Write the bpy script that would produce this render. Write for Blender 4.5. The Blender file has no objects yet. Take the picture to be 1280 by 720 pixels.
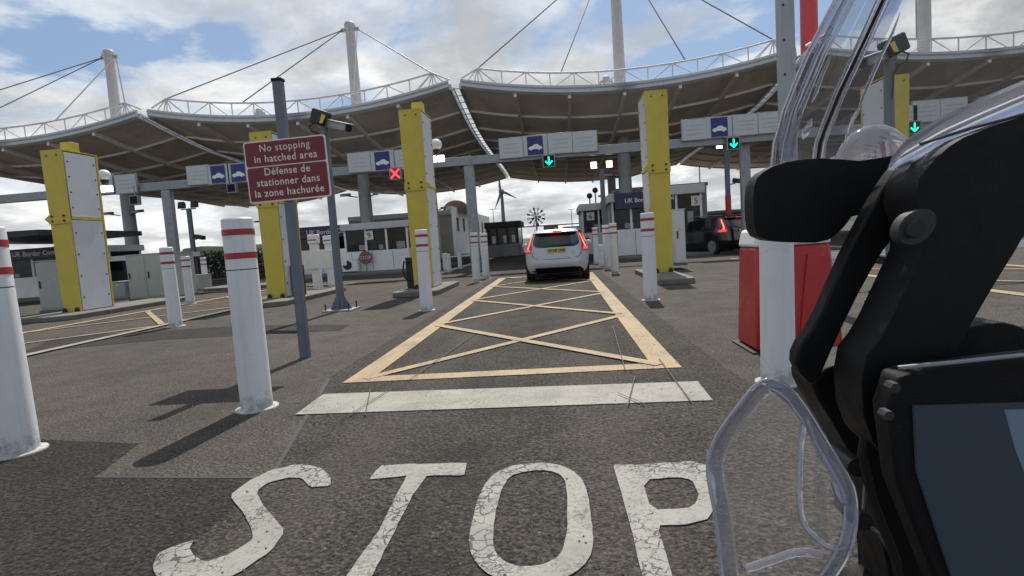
import bpy, bmesh, math, random
from math import radians, sin, cos, pi
from mathutils import Vector, Matrix
from mathutils.geometry import tessellate_polygon
random.seed(7)
scn = bpy.context.scene
col = scn.collection

# ------------------------------------------------------------------ camera
H = 1.22
F = 700.0                                     # focal length in photo pixels (photo 1280 wide)
def cam_basis():
    d = Vector(((700-640)/F, -(297-360)/F, 1.0)).normalized()
    h = Vector((cos(radians(3.9)), sin(radians(3.9)), 0))
    z = h.cross(d).normalized()
    if z.y < 0: z = -z
    x = -(d.cross(z))
    if x.x < 0: x = -x
    return x, d, z
BX, BY, BZ = cam_basis()                      # world axes seen in (right, up, forward)
def ray(px, py):
    c = Vector(((px-640)/F, -(py-360)/F, 1.0))
    return Vector((BX.dot(c), BY.dot(c), BZ.dot(c)))
def G(px, py, z0=0.0):                        # surveyed point on the ground
    v = ray(px, py); t = (z0-H)/v.z
    return Vector((v.x*t, v.y*t, z0))
def at(px, py, Y):                            # surveyed point at distance Y along the lane
    v = ray(px, py); t = Y/v.y
    return Vector((v.x*t, Y, H+v.z*t))
cd = bpy.data.cameras.new('camera'); cam = bpy.data.objects.new('camera', cd); col.objects.link(cam)
right = Vector((BX.x, BY.x, BZ.x)); up = Vector((BX.y, BY.y, BZ.y)); fwd = Vector((BX.z, BY.z, BZ.z))
m = Matrix(((right.x, up.x, -fwd.x, 0), (right.y, up.y, -fwd.y, 0), (right.z, up.z, -fwd.z, H), (0, 0, 0, 1)))
cam.matrix_world = m
cd.sensor_width = 36; cd.lens = F/1280*36; cd.clip_start = 0.02; cd.clip_end = 5000
scn.camera = cam

# ------------------------------------------------------------------ sky, sun, exposure
SUN_EL, SUN_AZ = radians(55), radians(4)       # azimuth measured from +Y towards +X
w = bpy.data.worlds.new('World'); scn.world = w; w.use_nodes = True
nt = w.node_tree; nt.nodes.clear()
def N(t, tree=None, **kw):
    n = (tree or nt).nodes.new(t)
    for k, v in kw.items(): setattr(n, k, v)
    return n
out = N('ShaderNodeOutputWorld'); bg = N('ShaderNodeBackground'); bg.inputs['Strength'].default_value = 0.1
sky = N('ShaderNodeTexSky', sky_type='NISHITA', sun_disc=False)
sky.sun_elevation = SUN_EL; sky.sun_rotation = SUN_AZ; sky.altitude = 10; sky.air_density = 1.0; sky.dust_density = 1.2; sky.ozone_density = 1.5
L = nt.links.new
tc = N('ShaderNodeTexCoord')
sep = N('ShaderNodeSeparateXYZ'); L(tc.outputs['Generated'], sep.inputs[0])
def math_(op, a, b=None, tree=None, clamp=False):
    tr = tree or nt
    n = tr.nodes.new('ShaderNodeMath'); n.operation = op; n.use_clamp = clamp
    for i, v in enumerate((a, b)):
        if v is None: continue
        if hasattr(v, 'links') or hasattr(v, 'is_linked'): tr.links.new(v, n.inputs[i])
        else: n.inputs[i].default_value = v
    return n.outputs[0]
zc = math_('MAXIMUM', sep.outputs['Z'], 0.0)
za = math_('ADD', zc, 0.22)
u_ = math_('DIVIDE', sep.outputs['X'], za); v_ = math_('DIVIDE', sep.outputs['Y'], za)
cmb = N('ShaderNodeCombineXYZ'); L(u_, cmb.inputs[0]); L(v_, cmb.inputs[1]); cmb.inputs[2].default_value = 0.35
def noise(vec, scale, detail=6, rough=0.55, dist=0.0, tree=None, off=None):
    tr = tree or nt
    n = tr.nodes.new('ShaderNodeTexNoise'); n.inputs['Scale'].default_value = scale
    n.inputs['Detail'].default_value = detail; n.inputs['Roughness'].default_value = rough; n.inputs['Distortion'].default_value = dist
    if off:
        mp = tr.nodes.new('ShaderNodeVectorMath'); mp.operation = 'ADD'; tr.links.new(vec, mp.inputs[0]); mp.inputs[1].default_value = off
        vec = mp.outputs[0]
    if vec is not None: tr.links.new(vec, n.inputs['Vector'])
    return n.outputs['Fac']
def ramp(fac, stops, tree=None, interp='LINEAR'):
    tr = tree or nt
    r = tr.nodes.new('ShaderNodeValToRGB'); r.color_ramp.interpolation = interp
    e = r.color_ramp.elements
    while len(e) > 1: e.remove(e[-1])
    for i, (p, c) in enumerate(stops):
        x = e[0] if i == 0 else e.new(p)
        x.position = p; x.color = (c, c, c, 1) if isinstance(c, (int, float)) else (*c[:3], 1)
    tr.links.new(fac, r.inputs[0]); return r.outputs[0]
def mixc(fac, a, b, tree=None, mode='MIX'):
    tr = tree or nt
    n = tr.nodes.new('ShaderNodeMix'); n.data_type = 'RGBA'; n.blend_type = mode
    for sock, v in ((n.inputs[0], fac), (n.inputs[6], a), (n.inputs[7], b)):
        if hasattr(v, 'is_linked'): tr.links.new(v, sock)
        elif isinstance(v, (int, float)): sock.default_value = v
        else: sock.default_value = (*v[:3], 1)
    return n.outputs[2]
SO = (3.1, 1.7, 0.0)
cov = noise(cmb.outputs[0], 1.35, 9, 0.56, 0.25, off=SO)
cov2 = noise(cmb.outputs[0], 0.5, 3, 0.5, 0.0, off=(0.4, 2.2, 0))
lowband = ramp(zc, [(0.0, 0.16), (0.3, 0.04), (0.6, 0.0)])
covs = math_('ADD', math_('ADD', cov, math_('MULTIPLY', math_('SUBTRACT', cov2, 0.5), 0.45)), lowband)
mask = ramp(covs, [(0.43, 0.0), (0.50, 0.6), (0.58, 1.0)], interp='EASE')
det = noise(cmb.outputs[0], 2.6, 8, 0.6, 0.2, off=(1.2, 5.0, 0.3))
shade = math_('ADD', math_('MULTIPLY', det, 0.55), math_('MULTIPLY', cov, 0.45))
cloud = ramp(shade, [(0.40, (9.8, 9.75, 9.5)), (0.46, (8.2, 8.25, 8.2)), (0.51, (6.2, 6.35, 6.45)), (0.58, (4.6, 4.75, 4.95))])
skyb = mixc(0.6, sky.outputs[0], (2.3, 3.5, 5.4))
fin = mixc(mask, skyb, cloud)
L(fin, bg.inputs['Color']); L(bg.outputs[0], out.inputs[0])
sl = bpy.data.lights.new('sun', 'SUN'); sl.energy = 4.2; sl.angle = radians(0.6); sl.color = (1.0, 0.95, 0.87)
so = bpy.data.objects.new('sun', sl); col.objects.link(so)
sd = Vector((sin(SUN_AZ)*cos(SUN_EL), cos(SUN_AZ)*cos(SUN_EL), sin(SUN_EL)))
so.rotation_euler = sd.to_track_quat('Z', 'Y').to_euler(); so.location = (0, 0, 40)
scn.view_settings.view_transform = 'Standard'; scn.view_settings.look = 'None'
scn.view_settings.exposure = 0.2; scn.view_settings.gamma = 1.0
scn.render.engine = 'CYCLES'; scn.cycles.max_bounces = 8; scn.cycles.transparent_max_bounces = 16

# ------------------------------------------------------------------ materials
M = {}
def new_mat(name):
    mt = bpy.data.materials.new(name); mt.use_nodes = True; M[name] = mt
    tr = mt.node_tree; b = tr.nodes['Principled BSDF']
    t = tr.nodes.new('ShaderNodeTexCoord')
    return mt, tr, b, t
def mat(name, c, rough=0.6, metal=0.0, var=0.15, scale=3.0, bump=0.0, streak=0.0, coat=0.0, dirt=None, bscale=40):
    mt, tr, b, t = new_mat(name)
    ob = t.outputs['Object']
    n1 = noise(ob, scale, 6, 0.6, tree=tr)
    lo = tuple(x*(1-var) for x in c); hi = tuple(min(1, x*(1+var)) for x in c)
    cc = mixc(ramp(n1, [(0.3, 0), (0.7, 1)], tree=tr), lo, hi, tree=tr)
    if streak:
        mp = tr.nodes.new('ShaderNodeMapping'); mp.inputs['Scale'].default_value = (9, 9, 0.7); tr.links.new(ob, mp.inputs[0])
        n2 = noise(mp.outputs[0], 2.2, 5, 0.6, tree=tr)
        dc = dirt or tuple(x*0.45 for x in c)
        cc = mixc(math_('MULTIPLY', ramp(n2, [(0.5, 0), (0.75, 1)], tree=tr), streak, tree=tr), cc, dc, tree=tr)
    tr.links.new(cc, b.inputs['Base Color'])
    b.inputs['Metallic'].default_value = metal
    n3 = noise(ob, scale*4, 4, 0.6, tree=tr)
    rr = ramp(n3, [(0.3, max(0.02, rough-0.08)), (0.7, min(1, rough+0.1))], tree=tr)
    tr.links.new(rr, b.inputs['Roughness'])
    if coat: b.inputs['Coat Weight'].default_value = coat; b.inputs['Coat Roughness'].default_value = 0.06
    if bump:
        bp = tr.nodes.new('ShaderNodeBump'); bp.inputs['Strength'].default_value = bump; bp.inputs['Distance'].default_value = 0.004
        tr.links.new(noise(ob, bscale, 4, 0.6, tree=tr), bp.inputs['Height']); tr.links.new(bp.outputs[0], b.inputs['Normal'])
    return mt
def emit(name, c, s):
    mt, tr, b, t = new_mat(name)
    b.inputs['Base Color'].default_value = (*c, 1); b.inputs['Emission Color'].default_value = (*c, 1); b.inputs['Emission Strength'].default_value = s
    return mt
def asphalt(name, base, coarse, fleck, bumpd, crack=0.0):
    mt, tr, b, t = new_mat(name); ob = t.outputs['Object']
    big = noise(ob, 0.35, 5, 0.6, tree=tr); mid = noise(ob, 2.3, 6, 0.65, tree=tr); fine = noise(ob, coarse, 3, 0.7, tree=tr)
    v = tr.nodes.new('ShaderNodeTexVoronoi'); v.inputs['Scale'].default_value = coarse*1.1; tr.links.new(ob, v.inputs['Vector'])
    f = math_('ADD', math_('MULTIPLY', big, 0.5, tree=tr), math_('MULTIPLY', mid, 0.5, tree=tr), tree=tr)
    c1 = mixc(ramp(f, [(0.36, 0), (0.64, 1)], tree=tr), tuple(x*0.66 for x in base), tuple(x*1.34 for x in base), tree=tr)
    c2 = mixc(ramp(fine, [(0.38, 0), (0.52, 0.55), (0.64, 1)], tree=tr), (0.18, 0.18, 0.18), (1.9, 1.87, 1.83), tree=tr)
    cc = mixc(0.85, c1, mixc(1.0, c1, c2, tree=tr, mode='MULTIPLY'), tree=tr)
    hs = tr.nodes.new('ShaderNodeSeparateColor'); tr.links.new(v.outputs['Color'], hs.inputs[0])
    fm = math_('MULTIPLY', ramp(hs.outputs[0], [(1-fleck, 0), (1-fleck+0.02, 1)], tree=tr), ramp(v.outputs['Distance'], [(0.25, 1), (0.45, 0)], tree=tr), tree=tr)
    cc = mixc(math_('MULTIPLY', fm, 0.75, tree=tr), cc, tuple(min(1, x*3.4) for x in base), tree=tr)
    dk = math_('MULTIPLY', ramp(hs.outputs[1], [(0.80, 0), (0.82, 1)], tree=tr), 0.55, tree=tr)
    cc = mixc(dk, cc, tuple(x*0.3 for x in base), tree=tr)
    stain = noise(ob, 0.9, 3, 0.5, 0.6, tree=tr, off=(7, 3, 0))
    cc = mixc(math_('MULTIPLY', ramp(stain, [(0.58, 0), (0.72, 1)], tree=tr), 0.35, tree=tr), cc, tuple(x*0.5 for x in base), tree=tr)
    if crack:
        vn = tr.nodes.new('ShaderNodeTexVoronoi'); vn.feature = 'DISTANCE_TO_EDGE'; vn.inputs['Scale'].default_value = 1.3
        wv = tr.nodes.new('ShaderNodeVectorMath'); wv.operation = 'ADD'; tr.links.new(ob, wv.inputs[0])
        nn = tr.nodes.new('ShaderNodeTexNoise'); nn.inputs['Scale'].default_value = 5; tr.links.new(ob, nn.inputs['Vector'])
        sc = tr.nodes.new('ShaderNodeVectorMath'); sc.operation = 'SCALE'; sc.inputs['Scale'].default_value = 0.35; tr.links.new(nn.outputs['Color'], sc.inputs[0])
        tr.links.new(sc.outputs[0], wv.inputs[1]); tr.links.new(wv.outputs[0], vn.inputs['Vector'])
        ck = math_('MULTIPLY', ramp(vn.outputs['Distance'], [(0.0, 1), (0.012, 0)], tree=tr), ramp(noise(ob, 0.6, 2, 0.5, tree=tr), [(0.5, 0), (0.6, crack)], tree=tr), tree=tr)
        cc = mixc(ck, cc, tuple(x*0.15 for x in base), tree=tr)
    if name == 'asphalt_old':      # wheel tracks, polished lighter, and an oil strip down the middle of the lane
        sx_ = tr.nodes.new('ShaderNodeSeparateXYZ'); tr.links.new(ob, sx_.inputs[0])
        wob = math_('ADD', sx_.outputs[0], math_('MULTIPLY', noise(ob, 0.5, 3, 0.5, tree=tr), 0.5, tree=tr), tree=tr)
        oil = math_('ABSOLUTE', math_('SUBTRACT', wob, -0.28, tree=tr), tree=tr)
        om = math_('MULTIPLY', ramp(oil, [(0.12, 1), (0.5, 0)], tree=tr), ramp(noise(ob, 1.7, 6, 0.7, tree=tr, off=(4, 1, 0)), [(0.4, 0), (0.7, 1)], tree=tr), tree=tr)
        cc = mixc(math_('MULTIPLY', om, 0.65, tree=tr), cc, tuple(x*0.35 for x in base), tree=tr)
        tk = math_('ABSOLUTE', math_('SUBTRACT', oil, 0.78, tree=tr), tree=tr)
        cc = mixc(math_('MULTIPLY', ramp(tk, [(0.1, 1), (0.3, 0)], tree=tr), 0.22, tree=tr), cc, tuple(x*1.7 for x in base), tree=tr)
    tr.links.new(cc, b.inputs['Base Color']); b.inputs['Roughness'].default_value = 0.9; b.inputs['Specular IOR Level'].default_value = 0.25
    bp = tr.nodes.new('ShaderNodeBump'); bp.inputs['Strength'].default_value = 0.9; bp.inputs['Distance'].default_value = bumpd
    h = math_('ADD', fine, math_('MULTIPLY', v.outputs['Distance'], -0.8, tree=tr), tree=tr)
    tr.links.new(h, bp.inputs['Height']); tr.links.new(bp.outputs[0], b.inputs['Normal'])
    return mt
def roadpaint(name, c, wear, crackscale=14, cracks=1.0, under=(0.06, 0.056, 0.05)):
    mt, tr, b, t = new_mat(name); ob = t.outputs['Object']
    nn = tr.nodes.new('ShaderNodeTexNoise'); nn.inputs['Scale'].default_value = 13; nn.inputs['Detail'].default_value = 4; tr.links.new(ob, nn.inputs['Vector'])
    sc = tr.nodes.new('ShaderNodeVectorMath'); sc.operation = 'SCALE'; sc.inputs['Scale'].default_value = 0.12; tr.links.new(nn.outputs['Color'], sc.inputs[0])
    wv = tr.nodes.new('ShaderNodeVectorMath'); wv.operation = 'ADD'; tr.links.new(ob, wv.inputs[0]); tr.links.new(sc.outputs[0], wv.inputs[1])
    vn = tr.nodes.new('ShaderNodeTexVoronoi'); vn.feature = 'DISTANCE_TO_EDGE'; vn.inputs['Scale'].default_value = crackscale; tr.links.new(wv.outputs[0], vn.inputs['Vector'])
    where = noise(ob, 1.6, 4, 0.6, tree=tr, off=(2.7, 0.4, 0))
    wide = ramp(where, [(0.47, 0.0), (0.64, 1.2)], tree=tr)
    ck = ramp(math_('SUBTRACT', math_('ADD', vn.outputs['Distance'], math_('MULTIPLY', nn.outputs['Fac'], 0.03, tree=tr), tree=tr), math_('MULTIPLY', wide, 0.075, tree=tr), tree=tr), [(0.0, 1), (0.012, 0)], tree=tr)
    ck = math_('MULTIPLY', math_('MULTIPLY', ck, ramp(where, [(0.47, 0), (0.51, 1)], tree=tr), tree=tr), cracks, tree=tr)
    n1 = noise(ob, 2.0, 6, 0.65, tree=tr); n2 = noise(ob, 60, 4, 0.7, tree=tr)
    cc = mixc(ramp(n1, [(0.3, 0), (0.7, 1)], tree=tr), tuple(x*0.8 for x in c), tuple(min(1, x*1.08) for x in c), tree=tr)
    wr = ramp(math_('ADD', math_('MULTIPLY', n2, 0.55, tree=tr), math_('MULTIPLY', n1, 0.45, tree=tr), tree=tr), [(0.62-wear*0.2, 0), (0.72-wear*0.2, 1)], tree=tr)
    cc = mixc(math_('MULTIPLY', wr, 0.75, tree=tr), cc, under, tree=tr)
    gm = ramp(noise(ob, 3.5, 7, 0.7, tree=tr, off=(9, 2, 0)), [(0.45, 0), (0.7, 0.45)], tree=tr)
    cc = mixc(gm, cc, tuple(x*1.6 for x in under), tree=tr)
    cc = mixc(ck, cc, tuple(x*0.7 for x in under), tree=tr)
    tr.links.new(cc, b.inputs['Base Color']); b.inputs['Roughness'].default_value = 0.7
    bp = tr.nodes.new('ShaderNodeBump'); bp.inputs['Strength'].default_value = 0.5; bp.inputs['Distance'].default_value = 0.003
    tr.links.new(math_('SUBTRACT', n2, ck, tree=tr), bp.inputs['Height']); tr.links.new(bp.outputs[0], b.inputs['Normal'])
    return mt
asphalt('asphalt', (0.073, 0.064, 0.0545), 62, 0.05, 0.007, 0.8)
asphalt('asphalt_old', (0.055, 0.048, 0.041), 46, 0.05, 0.014, 1.0)
asphalt('asphalt_dark', (0.027, 0.024, 0.021), 46, 0.05, 0.014, 0.0)
asphalt('asphalt_strip', (0.030, 0.027, 0.024), 80, 0.02, 0.004, 0.0)
roadpaint('white_paint', (0.30, 0.287, 0.255), 0.6, 15, 1.0)
roadpaint('line_paint', (0.315, 0.30, 0.255), 0.5, 30, 0.35)
roadpaint('yellow_paint', (0.44, 0.31, 0.145), 0.75, 24, 0.5, (0.13, 0.115, 0.10))
mat('sealant', (0.03, 0.028, 0.026), 0.6)
mat('white_steel', (0.66, 0.68, 0.70), 0.45, 0, 0.06, 2.0, 0.1, 0.30, dirt=(0.42, 0.41, 0.38))
mat('white_panel', (0.60, 0.62, 0.66), 0.4, 0, 0.05, 1.0, 0, 0.18, dirt=(0.42, 0.42, 0.42))
mat('white_clean', (0.72, 0.73, 0.74), 0.4, 0, 0.05)
mat('red_band', (0.32, 0.02, 0.03), 0.4, 0, 0.2)
mat('red_gloss', (0.42, 0.018, 0.022), 0.35, 0, 0.12, 2, 0, 0.3)
mat('tower_red', (0.35, 0.035, 0.045), 0.5, 0, 0.12)
mat('yellow_steel', (0.56, 0.45, 0.06), 0.5, 0, 0.10, 1.6, 0.1, 0.15, dirt=(0.27, 0.20, 0.05))
mat('dark_metal', (0.03, 0.03, 0.032), 0.5, 0.3, 0.2)
mat('galv', (0.27, 0.29, 0.31), 0.5, 0.35, 0.15, 5, 0.1, 0.3)
mat('grey_pole', (0.13, 0.15, 0.18), 0.5, 0.2, 0.12, 4, 0.1, 0.25)
mat('mast_grey', (0.36, 0.38, 0.40), 0.55, 0.1, 0.12, 1.5, 0, 0.35)
mat('soffit', (0.72, 0.61, 0.51), 0.8, 0, 0.14, 0.5, 0.2, 0.0)
mat('rib', (0.76, 0.70, 0.64), 0.6, 0.1, 0.1)
mat('fascia', (0.52, 0.53, 0.54), 0.5, 0.1, 0.1, 0.8, 0, 0.4)
mat('truss_white', (0.55, 0.56, 0.58), 0.5, 0.1, 0.1)
mat('cable', (0.12, 0.12, 0.13), 0.5, 0.5, 0.1)
mat('concrete', (0.15, 0.14, 0.125), 0.85, 0, 0.2, 5, 0.4)
mat('sign_red', (0.16, 0.009, 0.018), 0.45, 0, 0.06)
mat('sign_white', (0.70, 0.66, 0.64), 0.4, 0, 0.04)
mat('sign_blue', (0.012, 0.02, 0.16), 0.4, 0, 0.08)
mat('navy', (0.018, 0.022, 0.07), 0.4, 0, 0.1)
mat('panel_face', (0.47, 0.50, 0.51), 0.35, 0, 0.05, 1.5, 0, 0.2)
mat('panel_line', (0.34, 0.37, 0.38), 0.4, 0, 0.05)
mat('cabin_white', (0.76, 0.77, 0.77), 0.5, 0, 0.08, 1.2, 0, 0.3)
mat('cabin_grey', (0.30, 0.30, 0.31), 0.6, 0, 0.1, 1.0, 0, 0.3)
mat('wall_grey', (0.36, 0.365, 0.36), 0.7, 0, 0.12, 0.6, 0, 0.35)
mat('wall_pale', (0.52, 0.54, 0.52), 0.7, 0, 0.08, 0.6, 0, 0.2)
mat('cabinet_green', (0.36, 0.39, 0.36), 0.5, 0, 0.06, 2, 0, 0.2)
mat('brown_red', (0.20, 0.10, 0.09), 0.7, 0, 0.15)
mat('window_dark', (0.008, 0.009, 0.011), 0.12, 0, 0.2, 1.5)
M['window_dark'].node_tree.nodes['Principled BSDF'].inputs['Specular IOR Level'].default_value = 0.35
mat('black_plastic', (0.004, 0.004, 0.0045), 0.6, 0, 0.3, 8, 0.25, bscale=400)
mat('black_satin', (0.004, 0.004, 0.0045), 0.55, 0, 0.25, 12, 0.15, bscale=500)
mat('black_rubber', (0.014, 0.014, 0.015), 0.75, 0, 0.3, 12)
mat('car_silver', (0.50, 0.53, 0.57), 0.38, 0.1, 0.0, 1, coat=0.35)
mat('car_black', (0.010, 0.011, 0.014), 0.2, 0.2, 0.03, 1, coat=0.8)
mat('car_glass', (0.008, 0.012, 0.014), 0.05, 0, 0.1, 1, coat=0.5)
mat('lamp_red', (0.38, 0.015, 0.02), 0.2, 0, 0.15, 8, coat=0.6)
mat('plate_yellow', (0.66, 0.50, 0.08), 0.4, 0, 0.05)
mat('chrome', (0.6, 0.6, 0.62), 0.2, 0.9, 0.05)
mat('tyre', (0.015, 0.015, 0.015), 0.8, 0, 0.2)
mat('camo', (0.035, 0.045, 0.03), 0.7, 0, 0.7, 4)
mat('turbine', (0.13, 0.15, 0.17), 0.6, 0, 0.05)
mat('leaf', (0.07, 0.09, 0.05), 0.9, 0, 0.5, 3)
mat('far_green', (0.07, 0.085, 0.055), 0.9, 0, 0.4, 0.05)
mat('sticker_yellow', (0.7, 0.5, 0.05), 0.5)
emit('em_green', (0.0, 0.85, 0.42), 2.6)
emit('em_red', (0.9, 0.05, 0.07), 2.0)
emit('em_brake', (1.0, 0.06, 0.06), 0.9)
emit('em_led', (1.0, 0.20, 0.12), 1.5)
emit('em_lamp', (1.0, 0.80, 0.45), 3.2)
emit('em_white', (1.0, 0.98, 0.92), 3.5)
# tablet-like dashboard screen, powered on dimly
mt, tr, b, t = new_mat('screen_dark')
b.inputs['Base Color'].default_value = (0.008, 0.012, 0.018, 1); b.inputs['Roughness'].default_value = 0.22
b.inputs['Emission Color'].default_value = (0.10, 0.16, 0.24, 1); b.inputs['Emission Strength'].default_value = 0.09
mt, tr, b, t = new_mat('screen_lit')
b.inputs['Base Color'].default_value = (0.02, 0.03, 0.045, 1); b.inputs['Roughness'].default_value = 0.25
b.inputs['Emission Color'].default_value = (0.20, 0.28, 0.42, 1); b.inputs['Emission Strength'].default_value = 0.2
def clear_sheet(name, tint, dust, refl=1.0):
    mt, tr, b, t = new_mat(name); o = tr.nodes['Material Output']
    tp = tr.nodes.new('ShaderNodeBsdfTransparent'); tp.inputs[0].default_value = (*tint, 1)
    gl = tr.nodes.new('ShaderNodeBsdfGlossy'); gl.inputs['Roughness'].default_value = 0.08; gl.inputs[0].default_value = (0.9, 0.9, 0.92, 1)
    fr = tr.nodes.new('ShaderNodeLayerWeight'); fr.inputs[0].default_value = 0.5
    df = tr.nodes.new('ShaderNodeBsdfDiffuse'); df.inputs[0].default_value = (0.55, 0.55, 0.54, 1)
    nz = noise(t.outputs['Object'], 22, 6, 0.7, 1.2, tree=tr); n2 = noise(t.outputs['Object'], 4, 3, 0.5, 0.5, tree=tr)
    k = math_('MULTIPLY', math_('ADD', ramp(nz, [(0.5, 0.15), (0.75, 1)], tree=tr), n2, tree=tr), dust, tree=tr)
    m1 = tr.nodes.new('ShaderNodeMixShader'); tr.links.new(k, m1.inputs[0]); tr.links.new(tp.outputs[0], m1.inputs[1]); tr.links.new(df.outputs[0], m1.inputs[2])
    m2 = tr.nodes.new('ShaderNodeMixShader'); tr.links.new(math_('ADD', math_('MULTIPLY', math_('POWER', fr.outputs['Facing'], 4.0, tree=tr), refl*0.7, tree=tr), 0.035, tree=tr), m2.inputs[0])
    tr.links.new(m1.outputs[0], m2.inputs[1]); tr.links.new(gl.outputs[0], m2.inputs[2]); tr.links.new(m2.outputs[0], o.inputs[0])
clear_sheet('screen_clear', (0.92, 0.925, 0.925), 0.17, 0.8)
clear_sheet('deflector_clear', (0.93, 0.92, 0.91), 0.035, 0.7)
clear_sheet('rim_clear', (0.70, 0.71, 0.80), 0.16, 1.0)
mt, tr, b, t = new_mat('acrylic')
b.inputs['Base Color'].default_value = (0.80, 0.80, 0.88, 1); b.inputs['Roughness'].default_value = 0.06
b.inputs['Transmission Weight'].default_value = 0.86; b.inputs['IOR'].default_value = 1.49

for k_ in ('black_plastic', 'black_satin'): M[k_].node_tree.nodes['Principled BSDF'].inputs['Specular IOR Level'].default_value = 0.22
def scuff(name, c, lo, hi, sc_, amt):
    tr = M[name].node_tree; b = tr.nodes['Principled BSDF']; src = b.inputs['Base Color'].links[0].from_socket
    t = tr.nodes.new('ShaderNodeTexCoord'); mp = tr.nodes.new('ShaderNodeMapping'); mp.inputs['Scale'].default_value = (1, 1, 2.2); tr.links.new(t.outputs['Object'], mp.inputs[0])
    k = math_('MULTIPLY', ramp(noise(mp.outputs[0], sc_, 8, 0.72, 1.0, tree=tr), [(lo, 0), (hi, 1)], tree=tr), amt, tree=tr)
    tr.links.new(mixc(k, src, c, tree=tr), b.inputs['Base Color'])
scuff('white_steel', (0.16, 0.15, 0.14), 0.63, 0.70, 5.0, 0.55)
def base_grime(name):
    tr = M[name].node_tree; b = tr.nodes['Principled BSDF']; src = b.inputs['Base Color'].links[0].from_socket
    t = tr.nodes.new('ShaderNodeTexCoord'); sx_ = tr.nodes.new('ShaderNodeSeparateXYZ'); tr.links.new(t.outputs['Object'], sx_.inputs[0])
    k = math_('SUBTRACT', noise(t.outputs['Object'], 14, 6, 0.7, tree=tr), math_('MULTIPLY', math_('ABSOLUTE', sx_.outputs[2], tree=tr), 1.6, tree=tr), tree=tr)
    tr.links.new(mixc(ramp(k, [(0.28, 0), (0.5, 0.65)], tree=tr), src, (0.20, 0.18, 0.155), tree=tr), b.inputs['Base Color'])
base_grime('white_steel')
scuff('white_panel', (0.22, 0.21, 0.20), 0.66, 0.74, 2.2, 0.5)
scuff('yellow_steel', (0.14, 0.08, 0.04), 0.66, 0.73, 3.0, 0.6)
scuff('fascia', (0.22, 0.21, 0.20), 0.58, 0.72, 0.8, 0.5)
scuff('soffit', (0.24, 0.20, 0.16), 0.52, 0.70, 0.4, 0.5)
scuff('red_gloss', (0.10, 0.02, 0.02), 0.62, 0.72, 4.0, 0.6)
scuff('cabin_white', (0.25, 0.24, 0.23), 0.60, 0.74, 1.5, 0.5)
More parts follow.
